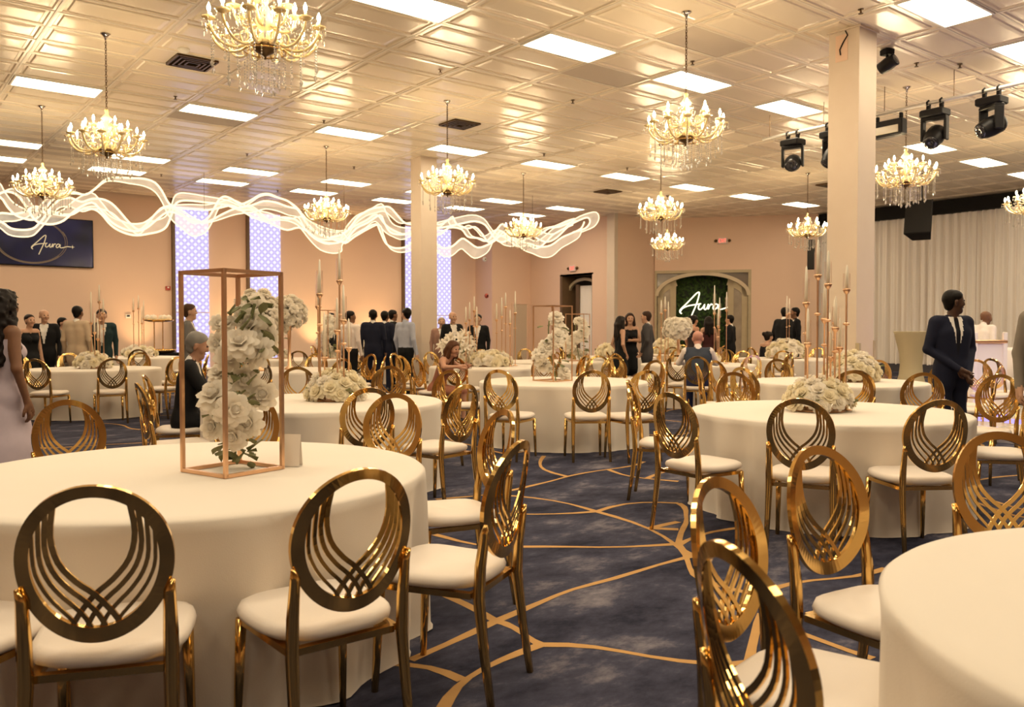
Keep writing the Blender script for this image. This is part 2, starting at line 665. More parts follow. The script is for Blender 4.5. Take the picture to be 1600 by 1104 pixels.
# ceiling: slab, tee bars, tiles
CX, CY = 1.24 * KC, 0.62 * KC
GX0, GY0 = 2.05 * KC - 9 * CX, 4.39 * KC - 21 * CY
NX, NY = 29, 55
PAN_ROWS = [4.39 * KC - 10 * CY, 4.39 * KC - 4 * CY, 4.39 * KC, 4.39 * KC + 6 * CY, 4.39 * KC + 16 * CY, 4.39 * KC + 24 * CY, 4.39 * KC + 27 * CY]
panels = []
for ri, yy in enumerate(PAN_ROWS):
    for k in range(-2, 9):
        xx = 2.05 * KC + 2 * CX * k
        panels.append((round((xx - GX0) / CX), round((yy - GY0) / CY)))
ceiling = struct('ceiling', boxmesh('ceiling', ((X0 + XR) / 2, (Y0 + YB) / 2, CEIL + 0.16), (XR - X0 + 1, YB - Y0 + 1, 0.1), SLAB),
                 'cream pressed-metal tile ceiling in a suspended grid', 'ceiling')
pset = set(panels)
panel_px = []


def cell_center(i, j):
    return GX0 + (i + .5) * CX, GY0 + (j + .5) * CY


def cell_at(u, v):
    p = atz(u, v, CEIL)
    return int((p[0] - GX0) // CX), int((p[1] - GY0) // CY)


VENTS = [cell_at(330, 100), cell_at(707, 186), cell_at(952, 301), cell_at(1283, 288)]
FLATS = [cell_at(1003, 126), cell_at(1150, 73), cell_at(352, 190), cell_at(960, 128)]


def tile_mesh():
    m = MB()
    a, b = CX / 2 - 0.012, CY / 2 - 0.012
    rings = [(a, b, 0.0), (a - .035, b - .035, 0.0), (a - .05, b - .05, 0.016), (a - .085, b - .085, 0.016), (a - .10, b - .10, 0.002), (a - .15, b - .15, -0.004)]
    vs, fs = [], []
    for (x, y, z) in rings:
        vs += [(-x, -y, z), (x, -y, z), (x, y, z), (-x, y, z)]
    for r in range(len(rings) - 1):
        for k in range(4):
            l = (k + 1) % 4
            fs.append((r * 4 + k, r * 4 + 4 + k, r * 4 + 4 + l, r * 4 + l))
    e = (len(rings) - 1) * 4
    fs.append((e + 3, e + 2, e + 1, e))
    return m.add(vs, fs)


tmb = tile_mesh()
tile_me = tmb.mesh('ceiling_tile', TILE)
flat_me = boxmesh('ceiling_tile_flat', (0, 0, 0.01), (CX - .03, CY - .03, .012), TILE_FLAT)
cells = []
for i in range(NX):
    for j in range(NY):
        if (i, j) in pset or (i, j) in VENTS:
            continue
        x, y = cell_center(i, j)
        if x > XR or y > YB or (x > XS and y > YC):
            continue
        d = FW[0] * x + FW[1] * y
        if d > 1.5:
            u, v, z = proj((x, y, CEIL))
            vis = -60 < u < 1660 and -60 < v < 600
        else:
            vis = False
        cells.append((0 if vis else 1, d, i, j))
cells.sort()
rest = MB()
n_tiles = 0
for (nv_, d, i, j) in cells:
    x, y = cell_center(i, j)
    tilt = (random.uniform(-.006, .006), random.uniform(-.004, .004), 0)
    if n_tiles < 298 and nv_ == 0:
        n_tiles += 1
        obj('ceiling_tile', flat_me if (i, j) in FLATS else tile_me, ceiling, (x, y, CEIL), tilt)
    else:
        rest.add([(p[0] + x, p[1] + y, p[2] + CEIL + p[0] * tilt[1] + p[1] * tilt[0]) for p in tmb.v], tmb.f)
obj('ceiling_tile_field', rest.mesh('ceiling_tile_field', TILE), ceiling, kind='stuff')
m = MB()
for i in range(NX + 1):
    m.box((GX0 + i * CX, (Y0 + YB) / 2, CEIL + 0.006), (0.026, YB - Y0, 0.022))
for j in range(NY + 1):
    m.box(((X0 + XR) / 2, GY0 + j * CY, CEIL + 0.007), (XR - X0, 0.024, 0.020))
obj('ceiling_grid', m.mesh('ceiling_grid', TBAR), ceiling, kind='stuff')

# light panels
fr = MB()
a, b, w = CX / 2 - .014, CY / 2 - .014, .028
for (cx_, cy_, sx_, sy_) in ((0, b - w / 2, 2 * a, w), (0, -b + w / 2, 2 * a, w), (a - w / 2, 0, w, 2 * b - 2 * w), (-a + w / 2, 0, w, 2 * b - 2 * w)):
    fr.box((cx_, cy_, -0.006), (sx_, sy_, .03))
pan_frame = fr.mesh('panel_frame', WHITE_PL)
pan_diff = MB().add([(-a + w, -b + w, 0.004), (a - w, -b + w, 0.004), (a - w, b - w, 0.004), (-a + w, b - w, 0.004)], [(0, 3, 2, 1)]).mesh('panel_diffuser', PANEL)
for (i, j) in panels:
    x, y = cell_center(i, j)
    if x > XR - .5 or (x > XS - .4 and y > YP - 1):
        continue
    t = thing('ceiling_light', 'bright rectangular light panel set flush in the tiled ceiling', 'ceiling light', (x, y, CEIL), 0, 'ceiling light panels')
    obj('frame', pan_frame, t)
    obj('diffuser', pan_diff, t)

# vents, sprinklers, detector
vm = MB()
for k in range(4):
    s = 0.56 - k * 0.13
    for sx_, sy_, dx, dy in ((s, .025, 0, s / 2), (s, .025, 0, -s / 2), (.025, s, s / 2, 0), (.025, s, -s / 2, 0)):
        vm.box((dx, dy, -0.012 - k * .004), (sx_, sy_, .03))
vent_blades = vm.mesh('vent_blades', BRONZE)
vent_back = boxmesh('vent_backing', (0, 0, 0.015), (.58, .58, .01), BLACK)
vent_plate = MB().box((0, 0, .012), (.33, CY - .03, .012)).mesh('vent_plate', TILE)
for k, (i, j) in enumerate(VENTS):
    x, y = cell_center(i, j)
    t = thing('air_vent', 'dark square louvred air vent in the tiled ceiling', 'vent', (x, y, CEIL), 0, 'ceiling air vents')
    obj('backing', vent_back, t)
    obj('louvre', vent_blades, t)
    obj('plate', vent_plate, t, (-.46, 0, 0))
    obj('plate', vent_plate, t, (.46, 0, 0))
spm = MB().lathe([(0.035, 0), (0.035, -.01), (.012, -.015), (.012, -.05), (.03, -.055), (.03, -.06)], 10)
spr = spm.mesh('sprinkler', BRONZE)
for (u, v) in ((688, 108), (895, 156), (274, 150), (506, 188), (386, 240), (1345, 14), (1432, 98), (553, 260), (850, 240), (980, 262), (252, 272), (1500, 100), (434, 297), (1082, 95)):
    p = atz(u, v, CEIL)
    tag(obj('fire_sprinkler', spr, loc=(p[0], p[1], CEIL)), 'small dark fire sprinkler head poking below the ceiling', 'sprinkler', 'ceiling sprinklers')
p = atz(287, 76, CEIL)
tag(obj('smoke_detector', MB().lathe([(.08, 0), (.08, -.02), (.06, -.045), (.02, -.05)], 16).mesh('smoke_detector', WHITE_PL, True), loc=(p[0], p[1], CEIL)),
    'round cream smoke detector on the ceiling tiles', 'smoke detector')

# ------------------------------------------------------------------ carpet veins
VE = [
    [(697, 930), (729, 942), (758, 960), (775, 970)],
    [(775, 970), (812, 955), (845, 940), (874, 929), (888, 920), (921, 912), (961, 907), (994, 891), (1027, 882), (1060, 874), (1083, 868)],
    [(775, 970), (735, 992), (696, 1005), (662, 1023), (641, 1031)],
    [(775, 970), (787, 972), (805, 978), (821, 992), (831, 1003), (845, 1007)],
    [(845, 1007), (888, 1005), (927, 1008), (977, 1018), (1010, 1026), (1060, 1033), (1115, 1039), (1155, 1039), (1171, 1034)],
    [(845, 1007), (812, 1020), (778, 1030), (755, 1045), (729, 1058), (715, 1071), (699, 1088), (690, 1110)],
    [(722, 1062), (696, 1048), (672, 1041), (649, 1038), (600, 1036)],
    [(802, 854), (861, 853), (894, 854), (977, 856), (1010, 852), (1053, 850)],
    [(771, 773), (808, 773), (832, 778), (865, 781), (895, 786), (916, 795), (932, 799)],
    [(932, 799), (959, 806), (993, 816), (1016, 825), (1040, 838), (1056, 850), (1070, 866), (1083, 868)],
    [(740, 800), (808, 803), (832, 805), (865, 801), (899, 804), (932, 799)],
    [(932, 799), (952, 791), (973, 786), (1006, 783), (1060, 786)],
    [(1016, 825), (1033, 820), (1060, 815)],
    [(1016, 825), (1060, 827)],
    [(808, 764), (832, 758), (865, 751), (885, 744), (916, 738), (949, 733), (993, 728), (1006, 721)],
    [(885, 744), (859, 739), (845, 733), (843, 721), (850, 712)],
    [(681, 780), (738, 775), (771, 773), (808, 764)],
    [(679, 835), (698, 838), (711, 845), (740, 853), (802, 854)],
    [(1060, 786), (1077, 791), (1067, 804), (1077, 811), (1063, 831), (1060, 851)],
    [(1060, 851), (1070, 858), (1067, 868), (1080, 875), (1074, 888), (1080, 902), (1097, 905)],
    [(1180, 822), (1137, 826), (1110, 829), (1085, 838), (1060, 851)],
    [(1185, 929), (1205, 919), (1235, 909), (1269, 905), (1303, 905), (1340, 902), (1385, 888)],
    [(1185, 929), (1208, 939), (1212, 946), (1192, 959), (1202, 976), (1229, 981), (1256, 990), (1296, 1005), (1323, 1018), (1364, 1029)],
    [(1185, 929), (1150, 925), (1120, 915), (1097, 905)],
    [(1192, 959), (1178, 990), (1171, 1034)],
    [(949, 733), (980, 745), (1010, 748), (1060, 752)],
    [(1010, 748), (1030, 738), (1050, 735)],
]


VZ = [0]


def ribbon_on_floor(m, pts, w):
    VZ[0] += 1
    z = 0.001 + (VZ[0] % 40) * 0.00006
    P = []
    for a_, b_ in zip(pts[:-1], pts[1:]):
        L = max(1, int(np.linalg.norm(np.subtract(b_, a_)) / 0.12))
        for k in range(L):
            t = k / L
            P.append(np.array(a_) * (1 - t) + np.array(b_) * t)
    P.append(np.array(pts[-1]))
    P = np.array(P)
    for _ in range(2):
        P[1:-1] = P[1:-1] * .5 + (P[:-2] + P[2:]) * .25
    n = len(P)
    vs, fs = [], []
    for i in range(n):
        t = P[min(i + 1, n - 1)] - P[max(i - 1, 0)]
        t /= np.linalg.norm(t) + 1e-9
        nn = np.array([-t[1], t[0]])
        ww = w * (1 + .18 * math.sin(i * 1.3) + .5 * max(0, 1 - i / 2.0) + .5 * max(0, 1 - (n - 1 - i) / 2.0))
        vs += [(*(P[i] - nn * ww / 2), z), (*(P[i] + nn * ww / 2), z)]
    for i in range(n - 1):
        fs.append((2 * i, 2 * i + 2, 2 * i + 3, 2 * i + 1))
    m.add(vs, fs)


vm = MB()
for pts in VE:
    ribbon_on_floor(vm, [atz(u, v, 0)[:2] for u, v in pts], 0.034)
G = {}
SP = 1.5
for i in range(-5, 18):
    for j in range(-5, 18):
        G[i, j] = np.array([i * SP + random.uniform(-.6, .6), j * SP + random.uniform(-.6, .6)])
for (i, j), p in G.items():
    for di, dj in ((1, 0), (0, 1), (1, 1)):
        q = G.get((i + di, j + dj))
        if q is None or random.random() < (.25 if di * dj == 0 else .72):
            continue
        pts = []
        bad = False
        for k in range(8):
            t = k / 7
            r_ = p * (1 - t) + q * t
            if 0 < k < 7:
                r_ = r_ + np.array([random.uniform(-.09, .09), random.uniform(-.09, .09)])
            pts.append(r_)
            if FW[:2] @ r_ > .3:
                u, v, z = proj((*r_, 0))
                if 560 < u < 1400 and v > 712:
                    bad = True
        if not bad and X0 + 1 < p[0] < 24 and Y0 + 1 < p[1] < 24:
            ribbon_on_floor(vm, pts, 0.034)
obj('carpet_vein', vm.mesh('carpet_vein', VEIN), floor, kind='stuff')

# ------------------------------------------------------------------ back wall: screen, backlit strips, small fittings
WY = YB


def wall_xz(u, v, y=WY):
    p = aty(u, v, y)
    return float(p[0]), float(p[2])


AURA = [
    [(1266, 978), (1258, 973), (1256, 962), (1265, 950), (1300, 915), (1335, 878), (1350, 866), (1357, 872), (1345, 920), (1325, 970), (1305, 1018)],
    [(1258, 968), (1270, 950), (1300, 937), (1340, 930), (1366, 926)],
    [(1357, 930), (1352, 948), (1360, 957), (1375, 947), (1385, 929), (1382, 950), (1389, 957), (1399, 944), (1404, 928), (1403, 956), (1410, 938), (1420, 928), (1426, 933)],
    [(1457, 936), (1442, 928), (1428, 945), (1433, 957), (1446, 950), (1457, 932), (1455, 952), (1464, 957), (1482, 953), (1507, 945), (1533, 946)],
]


def smooth_pts(pts, sub=5):
    P = [np.array(p, float) for p in pts]
    out = []
    for i in range(len(P) - 1):
        p0, p1, p2, p3 = P[max(i - 1, 0)], P[i], P[i + 1], P[min(i + 2, len(P) - 1)]
        for k in range(sub):
            t = k / sub
            out.append(0.5 * ((2 * p1) + (-p0 + p2) * t + (2 * p0 - 5 * p1 + 4 * p2 - p3) * t * t + (-p0 + 3 * p1 - 3 * p2 + p3) * t ** 3))
    out.append(P[-1])
    return out


def aura_mesh(name, width, r, m_, star=True):
    """script lettering in the local x-z plane, left edge at x=0, baseline at z=0"""
    m = MB()
    s = width / 290.0
    for st in AURA:
        pts = [((p[0] - 1256) * s, 0, (957 - p[1]) * s) for p in smooth_pts(st, 4)]
        m.tube(pts, r, 6)
    if star:
        for k in range(4):
            a_ = math.pi * k / 4
            L = 16 * s if k % 2 == 0 else 8 * s
            c = np.array([289 * s, 0, 11 * s])
            d = np.array([math.cos(a_), 0, math.sin(a_)]) * L
            m.tube([c - d, c, c + d], [r * .2, r * .7, r * .2], 5)
    return m.mesh(name, m_, True)


xr, zb = wall_xz(145, 419)
zt = wall_xz(145, 345)[1]
xl = wall_xz(-70, 380)[0]
t = thing('wall_screen', 'large dark wall screen showing a gold ring and script lettering', 'screen', ((xl + xr) / 2, WY, zb))
SW, SH = xr - xl, zt - zb
obj('housing', boxmesh('housing', (0, -0.06, SH / 2), (SW, 0.10, SH), BLACK, bev=.01), t)
obj('display', boxmesh('display', (0, -0.115, SH / 2), (SW - .05, 0.008, SH - .05), SCREEN), t)
rm = MB()
for rr, ph in ((0.62, 0), (0.635, 1.2), (0.60, 2.5)):
    rm.tube([(rr * SH * 1.02 * math.cos(a_ + ph) + .1, -0.121, SH * .5 + rr * SH * .72 * math.sin(a_ + ph)) for a_ in np.linspace(0.3, 5.6, 60)], 0.007, 5)
obj('gold_ring_graphic', rm.mesh('gold_ring_graphic', emission('screen_ring', (0.75, 0.45, 0.22), 0.22)), t)
lx = wall_xz(48, 384)[0] - (xl + xr) / 2
lx2 = wall_xz(112, 384)[0] - (xl + xr) / 2
obj('script_lettering', aura_mesh('script_screen', lx2 - lx, 0.012, GOLD_GLOW), t, loc=(lx, -0.122, wall_xz(60, 384)[1] - zb - 0.03))

for k, (u0, u1, lb) in enumerate(((272, 325, 'tall backlit lavender lattice strip beside the red fire alarm'),
                                  (388, 437, 'tall backlit lavender lattice strip in the middle of the wall'),
                                  (630, 661, 'backlit lavender lattice strip half hidden by the plain column'),
                                  (667, 703, 'tall backlit lavender lattice strip beside the shaded wall return'))):
    xa, xb = wall_xz(u0, 400)[0], wall_xz(u1, 400)[0]
    t = thing('backlit_strip', lb, 'light panel', ((xa + xb) / 2, WY, 0.0), 0, 'backlit lattice strips')
    w_ = xb - xa
    obj('lattice_panel', boxmesh('lattice_panel', (0, -0.05, 3.42), (w_, 0.04, 3.14), LATTICE), t)
    obj('lattice_panel', boxmesh('lattice_panel', (0, -0.05, 0.96), (w_, 0.04, 1.72), LATTICE), t)
    obj('edge_frame', boxmesh('edge_frame', (-(w_ / 2 + .04), -0.06, CEIL / 2), (0.08, 0.14, CEIL - .02), DOORDARK), t)

x_, z_ = wall_xz(262, 450)
t = thing('fire_alarm', 'red fire alarm box on the tan wall beside a backlit strip', 'fire alarm', (x_, WY, z_))
obj('housing', boxmesh('fire_alarm_body', (0, -0.03, 0), (0.14, 0.05, 0.12), RED_PL, bev=.01), t)
obj('lens', boxmesh('fire_alarm_lens', (0, -0.06, 0.02), (0.05, 0.012, 0.04), WHITE_PL, bev=.004), t)
x_, z_ = wall_xz(200, 494)
t = thing('thermostat', 'small thermostat on the tan wall behind the far table', 'thermostat', (x_, WY, z_))
obj('housing', boxmesh('thermostat_body', (0, -0.02, 0), (0.15, 0.03, 0.11), WHITE_PL, bev=.008), t)
obj('display', boxmesh('thermostat_display', (0, -0.038, 0.012), (0.08, 0.006, 0.045), BLACK_PL), t)
for (u, v, nm, lb, mm_) in ((757, 405, 'wall_sensor', 'small white wall sensor above the table candles near the corner', WHITE_PL), (760, 462, 'wall_bell', 'small dark wall bell near the corner wall', RED_PL)):
    p = aty(u, v, YC)
    t = thing(nm, lb, 'wall fitting', (p[0], YC, p[2]))
    obj('housing', MB().lathe([(.09, 0), (.09, .02), (.06, .05), (.02, .06)], 14).mesh(nm, mm_, True), t, rot=(math.pi / 2, 0, 0))
    obj('cap', boxmesh('cap', (0, -.06, 0), (.05, .02, .05), BLACK_PL, bev=.004), t)
# plain door near the corner
p1, p2 = aty(801, 475, YC), aty(822, 475, YC)
dh = float(p1[2])
dw = float(p2[0] - p1[0])
t = thing('door_1', 'plain tan flush door in the corner wall', 'door', ((p1[0] + p2[0]) / 2, YC, 0), kind='structure')
obj('door_leaf', boxmesh('door_leaf', (0, -0.02, dh / 2), (dw, 0.03, dh), mat('door_tan', (0.55, 0.45, 0.34), .6)), t)
for sx_ in (-1, 1):
    obj('door_frame', boxmesh('door_frame', (sx_ * (dw / 2 + .03), -0.03, dh / 2), (0.06, 0.05, dh), WALL), t)
obj('door_frame', boxmesh('door_frame_top', (0, -0.03, dh + .03), (dw + .12, 0.05, .06), WALL), t)


def exit_sign(loc, rz, label):
    t = thing('exit_sign', label, 'exit sign', loc, rz)
    obj('housing', boxmesh('exit_housing', (0, -0.035, 0), (0.34, 0.06, 0.22), mat('exit_white', (0.75, .6, .52), .4), bev=.01), t)
    GL = {'E': [((0, 0), (0, 1)), ((0, 1), (.55, 1)), ((0, .5), (.45, .5)), ((0, 0), (.55, 0))], 'X': [((0, 0), (.6, 1)), ((0, 1), (.6, 0))],
          'I': [((.1, 0), (.1, 1))], 'T': [((0, 1), (.6, 1)), ((.3, 0), (.3, 1))]}
    for ch_, x_ in zip('EXIT', (-.12, -.05, .025, .06)):
        lm = MB()
        for p_, q_ in GL[ch_]:
            lm.bar([(x_ + p_[0] * .1, -.068, -.06 + p_[1] * .12), (x_ + q_[0] * .1, -.068, -.06 + q_[1] * .12)], .02, .006, (0, 1, 0))
        obj('letter', lm.mesh('letter', EXITRED), t)
    for sx_ in (-1, 1):
        obj('emergency_lamp', MB().lathe([(.05, 0), (.055, .03), (.03, .07)], 12).mesh('emergency_lamp', BRONZE, True), t, (sx_ * .23, -.02, 0.0), (math.pi / 2, 0, 0))


p = atx(896, 419, XS)
exit_sign((XS, p[1], p[2]), -math.pi / 2, 'red exit sign above the narrow arched side door')
s_, z_ = arch_s(1129, 376)
pp = archA + dv * s_
exit_sign((pp[0], pp[1], z_), AANG, 'red exit sign above the big arched entrance')

# unseen floor uplights, added to give the long wall a warmer glow
for (u, lb) in ((215, 'added small black floor uplight under the wall screen end'), (357, 'added small black floor uplight between the paired backlit strips'), (490, 'added small black floor uplight beside the second backlit strip'), (580, 'added small black floor uplight nearer the plain column')):
    x_ = wall_xz(u, 430)[0]
    t = thing('added_uplight', lb, 'uplight', (x_, WY - .75, 0))
    obj('housing', MB().lathe([(.07, 0), (.08, .02), (.08, .12), (.07, .14)], 14).mesh('added_uplight_housing', BLACK_PL, True), t)
    ld = bpy.data.lights.new('added_uplight_lamp', 'SPOT')
    ld.energy = 150 if u < 300 else 230
    ld.color = (1.0, .62, .30)
    ld.spot_size = math.radians(75)
    ld.spot_blend = 1.0
    ld.shadow_soft_size = .06
    obj('lamp', ld, t, (0, 0, .2), (math.radians(180 - 14), 0, 0))

# narrow arched side door
t = thing('door_2', 'narrow arched doorway with brown frame and sheer curtain', 'door', (XS, (ya + yb_) / 2, 0), kind='structure')
W2 = (ya - yb_) / 2
obj('jamb', boxmesh('jamb', (0.35, W2 - 0.06, DOOR_TOP / 2), (0.7, 0.12, DOOR_TOP), DOORDARK), t)
obj('jamb', boxmesh('jamb', (0.35, -W2 + 0.03, DOOR_TOP / 2), (0.7, 0.06, DOOR_TOP), WALL), t)
obj('head_jamb', boxmesh('head_jamb', (0.35, 0, DOOR_TOP + .03), (0.7, 2 * W2, 0.06), DOORDARK), t)
m = MB()
pts = [(0.4, -W2 * .95 * math.cos(a_), DOOR_TOP - .62 + .5 * math.sin(a_)) for a_ in np.linspace(0, math.pi, 15)]
m.bar(pts, .1, .1, (1, 0, 0))
obj('arch_trim', m.mesh('arch_trim', DOORWOOD), t)
for yy in (W2 * .45, -W2 * .52):
    obj('mullion', boxmesh('mullion', (0.45, yy, (DOOR_TOP - .3) / 2), (0.08, 0.16, DOOR_TOP - .3), DOORDARK), t)
m = MB()
vs, fs = [], []
for k in range(33):
    yy = -W2 * .48 + W2 * .9 * k / 32
    xx = 0.52 + .03 * math.sin(k * 1.6)
    vs += [(xx, yy, 0), (xx, yy, DOOR_TOP - .35)]
for k in range(32):
    fs.append((2 * k, 2 * k + 1, 2 * k + 3, 2 * k + 2))
obj('sheer_curtain', m.add(vs, fs).mesh('sheer_curtain', CURTAIN, True), t)
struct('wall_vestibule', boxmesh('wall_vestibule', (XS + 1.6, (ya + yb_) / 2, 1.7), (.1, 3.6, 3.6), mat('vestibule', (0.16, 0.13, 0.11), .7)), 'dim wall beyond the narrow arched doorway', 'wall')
for k, (yy, zz, c) in enumerate(((-W2 * .75, 1.7, (0.25, .32, .45)), (-W2 * .8, 2.1, (.10, .2, .08)))):
    tag(obj('wall_picture', boxmesh('wall_picture', (0, 0, 0), (.03, .34, .36), mat('picture%d' % k, c, .5, noise=(6, .9, (.5, .55, .65)))), loc=(XS + 1.53, (ya + yb_) / 2 + yy, zz)),
        'small %s picture hung beyond the narrow doorway' % ('blue' if k == 0 else 'green'), 'picture')

# big arched entrance
S0 = archA + dv * s0
AW = s1 - s0
t = thing('door_3', 'wide arched entrance framed in taupe with glazed side doors', 'door', (S0[0], S0[1], 0), AANG, kind='structure')
obj('post', boxmesh('post', (0.04, .06, AT / 2), (.08, .14, AT), DOORWOOD), t)
obj('post', boxmesh('post', (AW - .05, .06, AT / 2), (.10, .14, AT), DOORWOOD), t)
obj('lintel', boxmesh('lintel', (AW / 2, .06, AT - .05), (AW, .16, .10), DOORWOOD), t)
cxA, rA = AW / 2, AW / 2 - .08
zs = float(arch_s(1030, 462)[1])           # spring line
hA = AT - .12 - zs
pts = [(cxA - rA * math.cos(a_), .05, zs + hA * math.sin(a_)) for a_ in np.linspace(0, math.pi, 29)]
m = MB().bar(pts, .12, .14, (0, 1, 0))
obj('arch_rib', m.mesh('arch_rib', mat('arch_taupe_light', (0.58, 0.47, 0.32), .5)), t)
# spandrels between arch and lintel
for sg in (0, 1):
    m = MB()
    vs, fs = [], []
    arcp = [p for p in pts if (p[0] <= cxA if sg == 0 else p[0] >= cxA)]
    for p in arcp:
        vs += [(p[0], .10, p[2]), (p[0], .10, AT - .06)]
    for k in range(len(arcp) - 1):
        fs.append((2 * k, 2 * k + 2, 2 * k + 3, 2 * k + 1))
    obj('spandrel_glass', m.add(vs, fs).mesh('spandrel_glass', SCREEN_GLASS), t)
xo = float(arch_s(1056, 480)[0] - s0)      # opening between the side doors
xo2 = float(arch_s(1137, 480)[0] - s0)


def arch_h(x):
    q = max(0.0, 1 - ((x - cxA) / rA) ** 2)
    return zs + hA * math.sqrt(q)


for (xa, xb) in ((.10, xo), (xo2, AW - .11)):
    m = MB()
    # stiles and rails following the arch
    n = 8
    for (qa, qb) in ((xa, xa + .2), (xb - .2, xb)):
        vs = [(qa, .08, 0), (qb, .08, 0), (qb, .08, arch_h(qb) - .02), (qa, .08, arch_h(qa) - .02)]
        vs += [(x, .13, z) for x, _, z in vs]
        m.add(vs, [(0, 1, 2, 3), (7, 6, 5, 4), (0, 4, 5, 1), (1, 5, 6, 2), (2, 6, 7, 3), (3, 7, 4, 0)])
    m.box(((xa + xb) / 2, .105, .2), (xb - xa, .05, .4))
    m.bar([(xa + (xb - xa) * k / n, .105, arch_h(xa + (xb - xa) * k / n) - .14) for k in range(n + 1)], .28, .05, (0, 1, 0))
    lf = obj('side_door', m.mesh('side_door', DOORWOOD), t)
    vs = [(xa + .05, .11, .3), (xb - .05, .11, .3), (xb - .05, .11, arch_h(xb - .05) - .1), (xa + .05, .11, arch_h(xa + .05) - .1)]
    obj('pane', MB().add(vs, [(0, 1, 2, 3)]).mesh('pane', mat('side_glass', (.30, .24, .18), .15, spec=.7, noise=(3, .7, (.45, .36, .27)))), lf)
    obj('handle', MB().tube([(xb - .1 if xa < 1 else xa + .1, .05, 1.0), (xb - .1 if xa < 1 else xa + .1, .03, 1.1), (xb - .1 if xa < 1 else xa + .1, .05, 1.3)], .015, 6).mesh('handle', GOLD), lf)
# hedge wall beyond
hw = thing('hedge_wall', 'dark green leafy hedge wall beyond the arched entrance', 'hedge wall', (S0[0] + nv[0] * .7, S0[1] + nv[1] * .7, 0), AANG)
obj('backing', boxmesh('hedge_backing', (AW / 2, .1, 1.75), (AW, .1, 3.5), HEDGE_B), hw)
m = MB()
for k in range(1500):
    x = random.uniform(.4, AW - .3)
    z = random.uniform(.2, 3.3)
    a_ = random.uniform(0, 6.28)
    L = random.uniform(.06, .11)
    c = np.array([x, .03 - random.uniform(0, .08), z])
    d = np.array([math.cos(a_), random.uniform(-.5, .1), math.sin(a_)]) * L
    s = np.array([-math.sin(a_), random.uniform(-.4, .4), math.cos(a_)]) * L * .4
    m.add([c - d, c + s, c + d, c - s], [(0, 1, 2, 3)])
obj('foliage', m.mesh('hedge_foliage', HEDGE), hw, kind='stuff')
sa, za = arch_s(1061, 484)
sb, _ = arch_s(1150, 484)
q = archA + dv * (sa * 1.012) + nv * .45
tg_ = thing('neon_sign', 'glowing warm script neon sign on the hedge wall', 'neon sign', (q[0], q[1], za + .02), AANG)
obj('neon_tube', aura_mesh('neon_tube', sb - sa, .02, NEON), tg_)
obj('mounting_bar', MB().tube([(0.05, .03, -.05), (sb - sa, .03, .02)], .008, 6).mesh('mounting_bar', BLACK), tg_)

# ------------------------------------------------------------------ stage side: curtain, valance, speakers, stage lights
CXW = XR - 0.25
t = thing('stage_curtain', 'long floor-length white pleated curtain along the stage wall', 'curtain', (CXW, 0, 0))
CZ0, CZ1 = 0.22, CEIL - .42
yy = 16.4 * KC
pi_ = 0
while yy > -1:
    y2 = yy - 1.5
    m = MB()
    vs, fs = [], []
    n = 90
    for k in range(n + 1):
        y = yy + (y2 - yy) * k / n
        ph = random.uniform(-.15, .15)
        xo_ = .065 * math.sin(y * 30 + 2.2 * math.sin(y * 2.3) + ph) + .03 * math.sin(y * 53 + pi_) + .03 * math.sin(y * 7)
        vs += [(xo_ * .7, y, CZ1), (xo_, y, 2.3), (xo_ * 1.25, y + .01 * math.sin(y * 20), CZ0)]
    for k in range(n):
        for r in range(2):
            fs.append((3 * k + r, 3 * k + r + 1, 3 * k + 4 + r, 3 * k + 3 + r))
    obj('curtain_panel', m.add(vs, fs).mesh('curtain_panel', CURTAIN, True), t)
    yy = y2
    pi_ += 1
struct('baseboard_right', boxmesh('baseboard_right', (CXW + .05, 7.5 * KC, .12), (.2, 18.2, .24), mat('skirting_dark', (.05, .045, .055), .6)), 'dark low platform edge under the white curtain', 'platform')
struct('trim_2', boxmesh('valance', (CXW - .05, 7.5 * KC, CEIL - .22), (.3, 18.4, .40), BLACK), 'black valance band above the white curtain', 'valance')


def speaker_box(loc, rz, tilt, s, label):
    t = thing('loudspeaker', label, 'speaker', loc, rz)
    m = MB()
    w1, w2, d, h = .25 * s, .17 * s, .42 * s, .68 * s
    vs = []
    for z in (-h, 0):
        vs += [(-w1, -d / 2, z), (w1, -d / 2, z), (w2, d / 2, z), (-w2, d / 2, z)]
    m.add(vs, [(0, 3, 2, 1), (4, 5, 6, 7), (0, 1, 5, 4), (1, 2, 6, 5), (2, 3, 7, 6), (3, 0, 4, 7)])
    obj('cabinet', m.mesh('speaker_cabinet', BLACK), t, rot=(tilt, 0, 0))
    obj('grille', boxmesh('grille', (0, -d / 2 - .008, -h / 2), (2 * w1 - .03, .012, h - .03), BLACK_PL, bev=.005), t, rot=(tilt, 0, 0))
    obj('bracket', MB().tube([(0, 0, -.05), (0, .02, .12), (0, .02, CEIL - loc[2])], .02, 6).mesh('speaker_bracket', BLACK), t)


q = atd(1437, 22.3)
speaker_box((q[0], q[1], CAM_H + (514.5 - 320) * 22.3 * KF / F), math.radians(-75), math.radians(-14), 1.25, 'black loudspeaker hung before the white curtain, tilted down')
q = atd(1266, 25.4)
t = thing('column_speaker', 'slim black column loudspeaker beside the curtain end', 'speaker', (q[0], q[1], CAM_H + (514.5 - 421) * 25.4 * KF / F), math.radians(-60))
obj('cabinet', boxmesh('column_cabinet', (0, 0, .42), (.2, .22, .84), BLACK, bev=.01), t)
obj('grille', boxmesh('column_grille', (0, -.115, .42), (.17, .012, .8), BLACK_PL), t)
obj('bracket', MB().tube([(0, .1, .6), (0, .5, .6)], .02, 6).mesh('column_bracket', BLACK), t)

